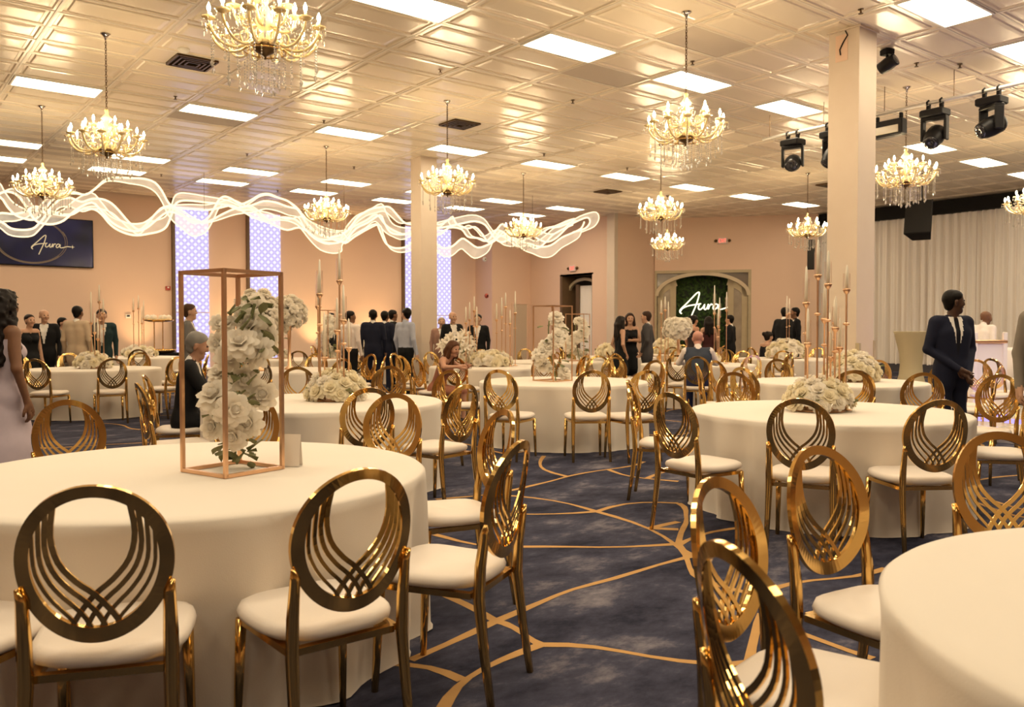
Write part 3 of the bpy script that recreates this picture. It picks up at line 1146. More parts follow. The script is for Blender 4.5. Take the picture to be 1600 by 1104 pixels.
# lighting bar
BZ = CEIL - .42
b0 = atz(1192, 218, BZ)
b1 = atz(1640, 120, BZ)
dirb = (b1 - b0) / np.linalg.norm(b1 - b0)
t = thing('lighting_bar', 'long pale pipe carrying the stage lights under the ceiling', 'lighting bar', tuple(b0))
obj('pipe', MB().tube([(0, 0, 0), tuple(b1 - b0)], .026, 8).mesh('pipe', GREY_METAL, True), t)
for s in np.linspace(.15, np.linalg.norm(b1 - b0) - .2, 5):
    q = dirb * s
    obj('suspension_wire', MB().tube([(q[0], q[1], 0), (q[0], q[1], CEIL - BZ)], .006, 5).mesh('wire', BRONZE), t)


def bar_point(u):
    """point of the bar seen at column u"""
    r = ray(u, 300)
    A = np.array([[r[0], -dirb[0]], [r[1], -dirb[1]]])
    _, s = np.linalg.solve(A, b0[:2])
    return b0 + dirb * s


head_m = MB().lathe([(.02, -.17), (.10, -.165), (.125, -.12), (.13, 0), (.12, .10), (.10, .16), (.10, .17)], 16).mesh('mover_head', BLACK_PL, True)
lens_m = MB().lathe([(.0, 0), (.06, .018), (.092, .0), (.094, -.01)], 16).mesh('mover_lens', LENS, True)
yoke_m = MB()
yoke_m.box((-.15, 0, -.10), (.035, .12, .30), 0, .01).box((.15, 0, -.10), (.035, .12, .30), 0, .01).box((0, 0, .06), (.33, .13, .05), 0, .01)
yoke_m = yoke_m.mesh('mover_yoke', BLACK_PL)
base_m = MB().box((0, 0, .13), (.32, .24, .10), 0, .015).mesh('mover_base', BLACK_PL)
clamp_m = MB()
clamp_m.box((0, 0, .21), (.04, .05, .08)).tube([(0, -.04, .25), (0, -.045, .29), (0, 0, .32), (0, .045, .29), (0, .04, .25)], .014, 6)
clamp_m = clamp_m.mesh('mover_clamp', BLACK)
ANGB = math.atan2(dirb[1], dirb[0])
for k, (u, tl, pan, lb) in enumerate(((1238, 1.9, .5, 'black moving-head stage light at the end of the bar, lens facing out'),
                                      (1300, 2.5, -.3, 'black moving-head stage light half behind the taped column'),
                                      (1459, 2.2, .15, 'black moving-head stage light with its big lens aimed down, beside the chandelier chain'),
                                      (1547, 2.0, -.5, 'black moving-head stage light on the bar farthest from the taped column'))):
    q = bar_point(u)
    t = thing('stage_light', lb, 'stage light', (q[0], q[1], BZ - .32), ANGB, 'moving-head stage lights')
    t.scale = (1.12, 1.12, 1.12)
    obj('clamp', clamp_m, t, (-.09, 0, 0))
    obj('clamp', clamp_m, t, (.09, 0, 0))
    obj('base', base_m, t)
    yk = obj('yoke', yoke_m, t, rot=(0, 0, pan))
    hd = obj('head', head_m, t, (0, 0, -.19), (tl, 0, pan))
    obj('lens', lens_m, hd, (0, 0, .172))
q = bar_point(1388)
t = thing('strobe_light', 'black bar-shaped strobe light hanging beside the taped column', 'stage light', (q[0], q[1], BZ - .05), ANGB)
obj('housing', boxmesh('strobe_housing', (0, 0, -.22), (.52, .16, .26), BLACK_PL, bev=.02), t)
obj('reflector', boxmesh('strobe_reflector', (-.01, -.085, -.25), (.42, .02, .12), mat('strobe_window', (.55, .46, .30), .2, spec=.7), bev=.005), t)
for sx_ in (-.2, .2):
    obj('clamp', MB().box((sx_, 0, -.05), (.04, .05, .1)).mesh('strobe_clamp', BLACK), t)
q = atz(1386, 101, CEIL - .22)
t = thing('ceiling_spotlight', 'small black spotlight fixed to the ceiling beside the taped column', 'spotlight', tuple(q), ANGB + 1.2)
obj('mount', MB().box((0, 0, .17), (.14, .14, .08), 0, .01).tube([(0, 0, .15), (0, 0, .0)], .02, 6).mesh('spot_mount', BLACK), t)
hd = obj('head', MB().lathe([(.03, -.12), (.08, -.11), (.095, .02), (.085, .10), (.09, .13)], 14).mesh('spot_head', BLACK_PL, True), t, rot=(1.2, 0, .4))
obj('lens', MB().lathe([(.0, .012), (.06, .008), (.08, 0)], 14).mesh('spot_lens', LENS, True), hd, (0, 0, .13))

# cocktail table, booth, dance floor
q = atd(1424, 19.0)
zt_ = CAM_H - (519 - 514.5) * 19 * KF / F
t = thing('cocktail_table', 'tall cocktail table in a flared beige stretch cover', 'cocktail table', (q[0], q[1], 0))
obj('stretch_cover', MB().lathe([(.36, 0), (.30, .12), (.24, .35), (.22, .55), (.24, .8), (.29, 1.02), (.34, zt_ - .03), (.35, zt_)], 24).mesh('stretch_cover', BEIGE_SPANDEX, True), t)
obj('table_top', MB().lathe([(.355, zt_), (.36, zt_ + .012), (.35, zt_ + .02)], 24).mesh('cocktail_top', BEIGE_SPANDEX), t)
q = atd(1538, 14.0)
t = thing('lectern', 'white lectern with pale posts and a gold top edge', 'lectern', (q[0], q[1], 0), yaw_face(0))
obj('body', boxmesh('lectern_body', (0, 0, .55), (.42, .3, 1.1), mat('lectern_white', (.85, .78, .7), .5), bev=.01), t)
obj('top', boxmesh('lectern_top', (0, 0, 1.13), (.52, .4, .05), GOLD_FRAME, bev=.01), t)
for sx_ in (-1, 1):
    obj('post', boxmesh('lectern_post', (sx_ * .23, -.16, .64), (.06, .06, 1.28), mat('lectern_white', (.85, .78, .7), .5), bev=.01), t)
q = atd(1590, 15.5)
t = thing('white_sofa', 'low white cushioned sofa before the curtain', 'sofa', (q[0], q[1], 0), yaw_face(180))
SOFA = mat('sofa_white', (.8, .74, .7), .6)
obj('seat', boxmesh('sofa_seat', (0, .05, .28), (1.5, .7, .36), SOFA, bev=.05, smooth=True), t)
obj('backrest', boxmesh('sofa_back', (0, -.34, .55), (1.5, .2, .9), SOFA, bev=.06, smooth=True), t)
for sx_ in (-1, 1):
    obj('armrest', boxmesh('sofa_arm', (sx_ * .82, .02, .38), (.2, .8, .7), SOFA, bev=.05, smooth=True), t)
obj('cushion', boxmesh('sofa_cushion', (-.35, -.15, .68), (.5, .18, .45), SOFA, bev=.08, smooth=True), t, rot=(-.1, 0, 0))
# lit dance floor
df = struct('floor_dance', boxmesh('dance_floor', (0, 0, .02), (5.0, 5.0, .04), mat('dance_floor_gloss', (.62, .6, .66), .12, spec=.8)), 'glossy dance floor with purple and pale lit tiles', 'dance floor', loc=(13.7 * KF, 4.3 * KF, 0))
for i in range(8):
    for j in range(8):
        r_ = random.random()
        obj('floor_tile', boxmesh('floor_tile', (0, 0, 0), (.58, .58, .006), LAVENDER_GLOW if r_ < .22 else (PALE_GLOW if r_ < .4 else mat('tile_gloss', (.8, .74, .62), .1, spec=.8))), df, (-2.17 + i * .62, -2.17 + j * .62, .043))

# ------------------------------------------------------------------ chandeliers
ARM_L = [(.05, .0), (.12, -.06), (.22, -.12), (.33, -.115), (.41, -.05), (.445, .02), (.45, .06)]
ARM_U = [(.04, .10), (.09, .07), (.16, .06), (.22, .09), (.25, .15), (.255, .19)]


def arm_mesh(nm, prof):
    pr = smooth_pts([(r, 0, z) for r, z in prof], 3)
    m = MB().tube(pr, [.013] * len(pr), 6)
    # decorative curl above the arm
    r0, z0 = prof[2]
    m.tube([(r0 + .05 * math.cos(a_) * (1 - a_ / 9), 0, z0 + .055 + .05 * math.sin(a_) * (1 - a_ / 9)) for a_ in np.linspace(-1.5, 4.2, 12)], .007, 5)
    return m.mesh(nm, ARM_GLASS, True)


armL, armU = arm_mesh('arm_lower', ARM_L), arm_mesh('arm_upper', ARM_U)
bob = MB().lathe([(.012, -.02), (.02, -.012), (.05, .0), (.062, .014), (.055, .012), (.02, .004), (.012, .004)], 12).mesh('drip_cup', ARM_GLASS, True)
slv = MB().lathe([(.012, .0), (.012, .055), (.008, .058)], 8).mesh('candle_sleeve', WAX, True)
blb = MB().lathe([(.006, 0), (.013, .012), (.016, .026), (.012, .045), (.005, .062), (.001, .072)], 8).mesh('bulb', BULB, True)


def octa(m, c, w, h):
    m.add([(c[0], c[1], c[2] + h / 2), (c[0] + w, c[1], c[2]), (c[0], c[1] + w, c[2]), (c[0] - w, c[1], c[2]), (c[0], c[1] - w, c[2]), (c[0], c[1], c[2] - h / 2)],
          [(0, 1, 2), (0, 2, 3), (0, 3, 4), (0, 4, 1), (5, 2, 1), (5, 3, 2), (5, 4, 3), (5, 1, 4)])


m = MB()
for k in range(5):
    a_ = 2 * math.pi * k / 5
    x, y = .058 * math.cos(a_), .058 * math.sin(a_)
    octa(m, (x, y, -.015), .006, .018)
    octa(m, (x, y, -.05), .010, .05)
drops = m.mesh('crystal_drops', CRYSTAL)
m = MB()
z = 0
for k in range(10):
    octa(m, (0, 0, z), .009, .022)
    z -= .024
octa(m, (0, 0, z - .018), .016, .065)
strand = m.mesh('crystal_strand', CRYSTAL)
m = MB()
for k in range(15):
    t_ = k / 14
    octa(m, (.06 + .36 * t_, 0, .33 - .30 * t_ - .16 * math.sin(math.pi * t_)), .010, .026)
for k in range(4):
    t_ = k / 3
    octa(m, (.16 + .22 * t_, 0, -.02 - .06 * math.sin(3 * t_)), .012, .05)
swag = m.mesh('crystal_swag', CRYSTAL)
col_m = MB().lathe([(.012, .46), (.03, .44), (.02, .40), (.05, .36), (.075, .33), (.04, .29), (.025, .26), (.055, .20), (.085, .14), (.07, .07), (.03, .03), (.06, .0), (.10, -.03), (.12, -.06), (.08, -.09)], 16).mesh('column', ARM_GLASS, True)
bowl_m = MB().lathe([(.10, -.075), (.105, -.09), (.085, -.125), (.04, -.15), (.012, -.165), (.012, -.19)], 16).mesh('bowl', BRONZE, True)
ring_m = MB().tube([(.17 * math.cos(a_), .17 * math.sin(a_), -.13) for a_ in np.linspace(0, 2 * math.pi, 24, endpoint=False)], .007, 5, closed=True).mesh('basket_ring', GOLD, True)
can_m = MB().lathe([(.065, 0), (.065, -.012), (.04, -.03), (.015, -.06), (.012, -.09)], 14).mesh('canopy', CHROME, True)
CH_DROP = 1.45       # ceiling to column origin
chm = MB()
zz = CEIL - .09
L = 0.09
k = 0
top = .46 - CH_DROP + CEIL - 0
n_links = 26
z_hi, z_lo = -.085, -(CH_DROP - .46)
for k in range(n_links):
    zc = z_hi + (z_lo - z_hi) * (k + .5) / n_links
    hh = (z_hi - z_lo) / n_links * .68
    ax = (1, 0) if k % 2 else (0, 1)
    chm.tube([(ax[0] * .011 * math.cos(a_), ax[1] * .011 * math.cos(a_), zc + hh * math.sin(a_)) for a_ in np.linspace(0, 2 * math.pi, 8, endpoint=False)], .004, 4, closed=True)
chain_me = chm.mesh('chain', BRONZE)


def chandelier(x, y, rz, label):
    t = thing('chandelier', label, 'chandelier', (x, y, CEIL), rz, 'crystal chandeliers')
    obj('canopy', can_m, t)
    obj('chain', chain_me, t)
    c = obj('column', col_m, t, (0, 0, -CH_DROP))
    obj('bowl', bowl_m, c)
    obj('basket_ring', ring_m, c)
    for i in range(12):
        a_ = 2 * math.pi * i / 12
        arm = obj('arm', armL, t, (0, 0, -CH_DROP), (0, 0, a_))
        for me, z_, nm in ((bob, .065, 'drip_cup'), (slv, .068, 'candle_sleeve'), (blb, .125, 'bulb'), (drops, .07, 'crystal_drops')):
            obj(nm, me, arm, (.45, 0, z_), kind='stuff' if nm == 'crystal_drops' else None)
        obj('crystal_strand', strand, arm, (.30, 0, -.13))
        obj('crystal_strand', strand, arm, (.43, 0, -.03))
    for i in range(6):
        a_ = 2 * math.pi * (i + .5) / 6
        arm = obj('arm', armU, t, (0, 0, -CH_DROP), (0, 0, a_))
        for me, z_, nm in ((bob, .195, 'drip_cup'), (slv, .198, 'candle_sleeve'), (blb, .255, 'bulb'), (drops, .20, 'crystal_drops')):
            obj(nm, me, arm, (.255, 0, z_), kind='stuff' if nm == 'crystal_drops' else None)
    for i in range(12):
        obj('crystal_swag', swag, t, (0, 0, -CH_DROP), (0, 0, 2 * math.pi * (i + .5) / 12), kind='stuff')
    for i in range(10):
        a_ = 2 * math.pi * i / 10
        obj('crystal_strand', strand, t, (.165 * math.cos(a_), .165 * math.sin(a_), -CH_DROP - .14))
    for i in range(5):
        a_ = 2 * math.pi * i / 5
        obj('crystal_strand', strand, t, (.07 * math.cos(a_), .07 * math.sin(a_), -CH_DROP - .20))


for (x, y, where) in ((2.70, 6.60, 'over the candlestick table behind the flower frame'), (2.68, 11.64, 'next out from the candlestick table toward the wall screen'),
                      (2.69, 16.03, 'closest to the wall screen'), (7.80, 15.96, 'between the backlit strips and plain column'), (7.81, 11.59, 'just before the plain column'),
                      (12.81, 15.78, 'touching the free end of the glowing wave'), (7.84, 6.63, 'over the slender flower frame table'), (13.0, 11.63, 'over the seated man in the vest'),
                      (12.89, 6.56, 'between the taped column and lighting bar'), (18.12, 11.59, 'before the slim column speaker'), (18.05, 15.9, 'nearest the arched entrance'), (17.75, 6.6, 'nearest the white stage curtain')):
    chandelier(x * KC, y * KC, random.uniform(0, .5), 'crystal chandelier with lit candle bulbs ' + where)

# ------------------------------------------------------------------ glowing wave sculpture
W0, W1 = np.array([2.7, 21.6]) * KC, np.array([16.4, 17.9]) * KC
WD = (W1 - W0) / np.linalg.norm(W1 - W0)


def wave_pt(u, v):
    r = ray(u, v)
    A = np.array([[r[0], -WD[0]], [r[1], -WD[1]]])
    tt, s = np.linalg.solve(A, W0)
    return np.array([W0[0] + WD[0] * s, W0[1] + WD[1] * s, CAM_H + tt * r[2]])


def z5(pts):
    return [(x / 5.333, 270 + y / 5.333) for x, y in pts]


def z6(pts):
    return [(260 + x / 5.333, 270 + y / 5.333) for x, y in pts]


def z7(pts):
    return [(540 + x / 4.21, 270 + y / 4.21) for x, y in pts]


STR = [
    z5([(-300, 330), (-160, 290), (0, 190), (90, 170), (170, 210), (240, 310), (300, 400), (370, 430), (450, 435), (540, 405), (640, 320), (770, 260), (850, 330), (930, 420), (1020, 475), (1120, 500), (1210, 480), (1300, 410), (1380, 350), (1440, 345), (1520, 375)])
    + z6([(213, 410), (300, 430), (380, 400), (450, 360), (560, 310), (700, 280), (800, 245), (900, 255), (1000, 290), (1080, 310), (1120, 370), (1170, 450), (1250, 515), (1340, 545), (1440, 520), (1500, 470)])
    + z7([(30, 340), (60, 300), (130, 255), (200, 240), (260, 240), (310, 290), (360, 340), (420, 350), (500, 350), (580, 370), (650, 360), (740, 340), (830, 325), (900, 350), (950, 420), (1000, 460), (1060, 440), (1110, 400), (1180, 400), (1240, 440), (1300, 460), (1360, 430), (1430, 360), (1500, 320), (1550, 305), (1562, 335), (1530, 375), (1450, 400)]),
    z5([(-300, 200), (-140, 160), (0, 200), (60, 280), (130, 350), (220, 385), (300, 385), (380, 300), (440, 230), (520, 180), (640, 180), (720, 190), (800, 140), (880, 70), (960, 50), (1080, 55), (1200, 60), (1290, 90), (1350, 160), (1400, 250), (1460, 310), (1520, 350)])
    + z6([(220, 415), (330, 390), (400, 290), (440, 220), (490, 195), (560, 225), (620, 260), (700, 230), (780, 185), (850, 180), (920, 210), (1000, 240), (1060, 290), (1110, 350), (1180, 450), (1280, 520), (1400, 570), (1480, 580)])
    + z7([(0, 440), (60, 370), (140, 330), (220, 280), (250, 330), (290, 390), (350, 405), (430, 400), (560, 390), (620, 405), (680, 360), (760, 370), (800, 420), (860, 430), (920, 450), (980, 380), (1020, 340), (1060, 400), (1120, 450), (1190, 470), (1260, 490), (1330, 480), (1400, 430), (1470, 400), (1530, 370), (1555, 325)]),
    z5([(-300, 300), (-140, 360), (0, 400), (80, 455), (180, 470), (270, 460), (320, 420), (380, 350), (430, 280), (500, 220), (560, 210), (600, 210), (680, 240), (760, 215), (850, 215), (930, 250), (1000, 320), (1070, 400), (1150, 465), (1210, 430), (1270, 360), (1340, 290), (1420, 280), (1500, 285)])
    + z6([(213, 290), (330, 300), (420, 290), (540, 265), (600, 290), (660, 330), (740, 375), (850, 410), (930, 450), (1010, 475), (1100, 455), (1180, 490), (1260, 545), (1350, 555), (1440, 545)])
    + z7([(0, 460), (60, 420), (130, 370), (210, 330), (240, 380), (280, 460), (340, 490), (420, 480), (460, 440), (560, 370), (600, 450), (650, 490), (710, 480), (770, 430), (810, 450), (870, 490), (940, 470), (980, 440), (1020, 380), (1080, 430), (1150, 450), (1220, 420), (1290, 400), (1350, 360), (1420, 350), (1500, 320), (1550, 310)]),
    z5([(-300, 260), (-120, 330), (0, 320), (100, 330), (200, 310), (270, 270), (340, 280), (420, 310), (520, 335), (600, 330), (680, 290), (780, 290), (850, 340), (900, 400), (960, 450), (1050, 490), (1140, 505), (1240, 490), (1330, 470), (1390, 430), (1430, 340), (1460, 250), (1510, 215)])
    + z6([(213, 215), (330, 230), (420, 240), (520, 260), (620, 300), (720, 300), (800, 360), (860, 390), (920, 370), (1000, 360), (1080, 375), (1130, 410), (1200, 480), (1290, 550), (1400, 575), (1480, 560)])
    + z7([(0, 400), (80, 340), (160, 300), (230, 260), (290, 330), (350, 370), (430, 390), (560, 310), (640, 330), (700, 300), (725, 280), (750, 330), (820, 360), (870, 350), (920, 400), (960, 450), (1040, 410), (1100, 440), (1160, 480), (1230, 470), (1290, 490), (1350, 450), (1400, 400), (1470, 360), (1540, 330)]),
]
ws = thing('light_sculpture', 'long glowing wavy ribbon sculpture of lit mesh bands under the ceiling', 'light sculpture', (W0[0], W0[1], 0))
PERP = np.array([-WD[1], WD[0]])
for k, st in enumerate(STR):
    st2 = sorted(st[:-3], key=lambda p: p[0]) + st[-3:]
    pts = smooth_pts([wave_pt(*p) for p in st2], 3)
    offd = (k - 1.5) * .22
    A_, B_ = [], []
    for i, p in enumerate(pts):
        wv = .42 * (1 + .3 * math.sin(i * .11 + k))
        tw = i * .05 + k * 1.7
        oc = np.array([PERP[0], PERP[1], 0]) * (offd + .12 * math.sin(i * .09 + k))
        e = np.array([PERP[0] * math.cos(tw), PERP[1] * math.cos(tw), .62 * math.sin(tw)]) * wv
        A_.append(p + oc)
        B_.append(p + oc + e)
    org = np.array([W0[0], W0[1], 0])
    vs, fs = [], []
    for a_, b_ in zip(A_, B_):
        vs += [a_ - org, b_ - org]
    for i in range(len(A_) - 1):
        fs.append((2 * i, 2 * i + 2, 2 * i + 3, 2 * i + 1))
    rb = obj('ribbon', MB().add(vs, fs).mesh('ribbon', LED_SHEET, True), ws)
    obj('edge_tube', MB().tube([p - org for p in A_], .026, 5).mesh('edge_tube', LED, True), rb)
    obj('edge_tube', MB().tube([p - org for p in B_], .016, 5).mesh('edge_tube', LED, True), rb)
for s in (1.0, 4.5, 8.0, 11.0, 13.5):
    q = WD * s
    obj('suspension_wire', MB().tube([(q[0], q[1], 4.3), (q[0], q[1], CEIL)], .005, 4).mesh('wire', BRONZE), ws)

# ------------------------------------------------------------------ chairs
RA, RB, BAND = 0.201, 0.224, 0.032         # backrest ellipse half axes (outer) and band width
RINGZ, RINGY, TILT = 0.738, -0.245, math.radians(9)


def back_pt(x, z, off=0.0):
    """point of the curved, tilted backrest plane; x,z relative to the ring centre"""
    y = -0.035 + 0.9 * x * x + off
    c, s = math.cos(TILT), math.sin(TILT)
    return (x, RINGY + y * c - z * s, RINGZ + z * c + y * s)


def ring_mesh():
    m = MB()
    n = 72
    vs, fs = [], []
    for k in range(n):
        a_ = 2 * math.pi * k / n
        ca, sa = math.cos(a_), math.sin(a_)
        w_ = BAND + .006 * (1 - sa)
        for (rr, of) in ((0, -.008), (0, .008), (1, .008), (1, -.008)):
            vs.append(back_pt((RA - w_ * rr) * ca, (RB - w_ * rr) * sa, of))
    for k in range(n):
        l = (k + 1) % n
        for q in range(4):
            r = (q + 1) % 4
            fs.append((k * 4 + q, l * 4 + q, l * 4 + r, k * 4 + r))
    return m.add(vs, fs).mesh('backrest', GOLD)


SL0 = [(.092, .180), (.104, .085), (.088, .01), (.046, -.045), (.0, -.085), (-.042, -.140), (-.068, -.192)]
SL4 = [(.172, .035), (.168, -.03), (.152, -.078), (.132, -.115), (.112, -.143), (.094, -.163), (.074, -.188)]


def slat_mesh(k, sg):
    t = k / 4
    pts = [((1 - t) * a_[0] + t * b_[0], (1 - t) * a_[1] + t * b_[1]) for a_, b_ in zip(SL0, SL4)]
    ai, bi = RA - BAND * .6, RB - BAND * .6
    x0_, x1_ = pts[0][0], pts[-1][0]
    pts[0] = (x0_, bi * math.sqrt(max(0, 1 - (x0_ / ai) ** 2)))
    pts[-1] = (x1_, -bi * math.sqrt(max(0, 1 - (x1_ / ai) ** 2)))
    pts = smooth_pts([(p[0], p[1], 0) for p in pts], 3)
    P = [back_pt(sg * p[0], p[1], sg * .0015) for p in pts]
    w_ = .0155 - .0075 * t
    return MB().bar(P, w_, .007, (0, 1, .1)).mesh('slat', GOLD)


ring_me = ring_mesh()
slat_me = [slat_mesh(k, sg) for sg in (-1, 1) for k in range(5)]


def seat_mesh():
    m = MB()
    n = 32
    prof = [(.0, .448), (.75, .447), (.90, .452), (.985, .462), (1.0, .478), (.97, .496), (.88, .508), (.6, .513), (.0, .511)]
    vs, fs = [], []

    def outline(a_):
        ca, sa = math.cos(a_), math.sin(a_)
        p = 3.4
        r = (abs(ca) ** p + abs(sa) ** p) ** (-1 / p)
        x, y = r * ca, r * sa
        wx = .222 + .012 * y
        return x * wx, y * .222
    for (s, z) in prof:
        for k in range(n):
            x, y = outline(2 * math.pi * k / n)
            x, y = x * max(s, .001), y * max(s, .001)
            sag = -.014 * math.cos(max(-1, min(1, (y + .02) / .22)) * 1.6) * (1 if z > .47 else .6) + .010 * (abs(x) / .22) ** 2
            vs.append((x, y + .01, z + sag - .03))
    for i in range(len(prof) - 1):
        for k in range(n):
            l = (k + 1) % n
            fs.append((i * n + k, i * n + l, i * n + n + l, i * n + n + k))
    return m.add(vs, fs).mesh('seat', LEATHER, True)


seat_me = seat_mesh()
m = MB()
for a_, b_ in (((-.17, -.19), (.17, -.19)), ((-.18, .19), (.18, .19)), ((-.175, -.19), (-.18, .19)), ((.175, -.19), (.18, .19))):
    m.bar([(a_[0], a_[1], .405), (b_[0], b_[1], .405)], .028, .022, (0, 0, 1))
frame_me = m.mesh('seat_frame', GOLD)
leg_me = []
for sg in (-1, 1):
    leg_me.append(MB().tube([(sg * .185, .185, .41), (sg * .19, .195, .2), (sg * .195, .205, 0.0)], [.020, .017, .013], 6).mesh('front_leg', GOLD, True))
for sg in (-1, 1):
    j = back_pt(sg * .186, -.10, -.012)
    leg_me.append(MB().tube([(sg * .195, -.275, 0), (sg * .190, -.245, .2), (sg * .186, -.222, .40), (sg * .186, -.228, .52), (j[0], j[1], j[2]), (sg * .196, j[1] - .008, j[2] + .035)], [.014, .018, .022, .021, .017, .007], 6).mesh('rear_leg', GOLD, True))
lat = MB()
for me in slat_me:
    lat.add([v.co for v in me.vertices], [p.vertices for p in me.polygons])
lattice_me = lat.mesh('slat_lattice', GOLD)

chairs_xy = []
people_xy = []


def chair(x, y, rz, label, group, near=True):
    t = thing('banquet_chair', label, 'chair', (x, y, 0), rz, group)
    t.scale = (KF * 1.01,) * 3
    obj('seat', seat_me, t)
    obj('seat_frame', frame_me, t)
    for me in leg_me:
        obj('leg', me, t)
    b_ = obj('backrest', ring_me, t)
    if near:
        for me in slat_me:
            obj('slat', me, b_)
    else:
        obj('slat_lattice', lattice_me, b_, kind='stuff')
    chairs_xy.append((x, y))
    return t


# ------------------------------------------------------------------ tables
TR, TH = 1.035 * KF, 0.75 * KF


def cloth_mesh(seed):
    rg = random.Random(seed)
    ph = [rg.uniform(0, 6.28) for _ in range(6)]
    n = 120
    prof = [(0.0, .0, 0), (.5, .0, 0), (.93, .0, 0), (.985, -.003, 0), (1.0, -.014, .02), (1.0, -.05, .22), (1.0, -.16, .5), (1.0, -.32, .72), (1.0, -.5, .85), (1.0, -.62, 1.0), (1.0, -.70, 1.08), (1.008, -.714, 1.15)]
    vs, fs = [], []
    for (r, dz, w_) in prof:
        for k in range(n):
            a_ = 2 * math.pi * k / n
            f = math.sin(14 * a_ + 1.2 * math.sin(3 * a_ + ph[0]) + ph[1]) + .5 * math.sin(23 * a_ + ph[2]) + .4 * math.sin(5 * a_ + ph[3])
            rr = r * TR + w_ * (-.026 + .030 * f)
            vs.append((rr * math.cos(a_), rr * math.sin(a_), TH + dz + (.004 * f * w_ if dz < -.69 else 0)))
    for i in range(len(prof) - 1):
        for k in range(n):
            l = (k + 1) % n
            fs.append((i * n + k, i * n + n + k, i * n + n + l, i * n + l))
    return MB().add(vs, fs).mesh('tablecloth', CLOTH, True)


cloths = [cloth_mesh(s) for s in (1, 2, 3)]
top_me = MB().lathe([(TR - .03, TH - .035), (TR - .015, TH - .02), (TR - .03, TH - .006)], 40).mesh('tabletop', WOOD_TOP)
tl = MB()
tleg_me = MB().tube([(.6, 0, TH - .04), (.55, 0, .02)], .018, 6).mesh('table_leg', BLACK)

T = {}


def table(key, xy, label, rot=0.0):
    t = thing('banquet_table', label, 'table', (xy[0], xy[1], 0), rot, 'round banquet tables')
    obj('tablecloth', cloths[len(T) % 3], t)
    obj('tabletop', top_me, t)
    for k in range(4):
        obj('leg', tleg_me, t, rot=(0, 0, math.pi / 4 + k * math.pi / 2))
    T[key] = np.array(xy[:2], float)
    return t


TB = [
    ('T1', (298, 3.78), 'round cream-clothed table carrying the big rose-gold flower frame', 'gold oval-back chair at the table with the big rose-gold flower frame'),
    ('T2', (1291, 6.6), 'round cream-clothed table with tall candlesticks rising from a rose mound', 'gold oval-back chair at the table of tall candlesticks before the taped column'),
    ('T3', (507, 7.5), 'round cream-clothed table with rose mound and candlesticks behind the flower frame table', 'gold oval-back chair at the candlestick table behind the flower frame table'),
    ('T4', (880, 10.45), 'round cream-clothed table with a slender flower frame across the carpet aisle', 'gold oval-back chair at the slender flower frame table across the aisle'),
    ('T5', (1308, 10.35), 'round cream-clothed table with a white rose mound beside the taped column', 'gold oval-back chair at the rose mound table beside the taped column'),
    ('T6', None, 'round bare cream-clothed table with nothing on it', 'gold oval-back chair at the bare table'),
    ('T7', (145, 13.8), 'round cream-clothed table below the wall screen with candlesticks', 'gold oval-back chair at the table below the wall screen'),
    ('T8', (432, 13.4), 'round cream-clothed table with tall white blossom trees', 'gold oval-back chair at the white blossom tree table'),
    ('T9', (470, 18.4), 'far round table with two slim flower columns before the backlit strips', 'small distant gold chair at the flower column table before the backlit strips'),
    ('T10', (765, 14.6), 'round table with candle cluster and rose mound by the leaning woman', 'gold oval-back chair at the table of the leaning woman'),
    ('T11', (1090, 15.6), 'round table of the seated man in the vest', 'gold oval-back chair at the table of the man in the vest'),
    ('T12', (1228, 18.6), 'far round table of white roses beside the people in black', 'small distant gold chair at the rose table by the people in black'),
    ('T13', (955, 19.6), 'far round table before the three people chatting', 'small distant gold chair at the table before the three chatting people'),
    ('T14', (590, 22.4), 'far round table with spiky white lilies beside the plain column', 'small distant gold chair at the lily table beside the plain column'),
    ('T15', (218, 19.5), 'far round table with candlesticks under the tan wall', 'small distant gold chair at the far candlestick table under the tan wall'),
    ('T16', (1040, 22.0), 'far round table of low roses before the arched entrance', 'small distant gold chair at the table before the arched entrance'),
    ('T17', (862, 17.0), 'round table with a flower frame before the narrow arched door', 'gold oval-back chair at the flower frame table before the narrow arched door'),
]
CL = {}
for key, ud, lb, cl in TB:
    if ud is None:
        q = (FW[:2] / math.cos(PITCH) * 1.71 + RT[:2] * 1.87) * KF
    else:
        q = atd(*ud)[:2]
    table(key, q, lb, random.uniform(0, 6))
    CL[key] = (cl, 'chairs around ' + lb.replace('round ', '', 1)[:40])


def chair_px(u, v, key, turn=0.0, zref=0.74 * KF, face=None, near=True):
    """chair whose backrest centre is seen at (u, v)"""
    R = atz(u, v, zref)[:2]
    d = T[key] - R
    rz = math.atan2(d[1], d[0]) - math.pi / 2 + math.radians(turn)
    if face is not None:
        rz = yaw_face(face)
    off = np.array([-math.sin(rz), math.cos(rz)]) * .27 * KF
    p = R + off
    dd = p - T[key]
    L_ = np.linalg.norm(dd)
    gap = .11 if key == 'T6' and u < 1200 else .185
    if L_ < TR + gap:
        p = T[key] + dd / L_ * (TR + gap)
    c_ = chair(p[0], p[1], rz, CL[key][0], CL[key][1], near)
    NEARCH.setdefault(key, []).append((c_, p))


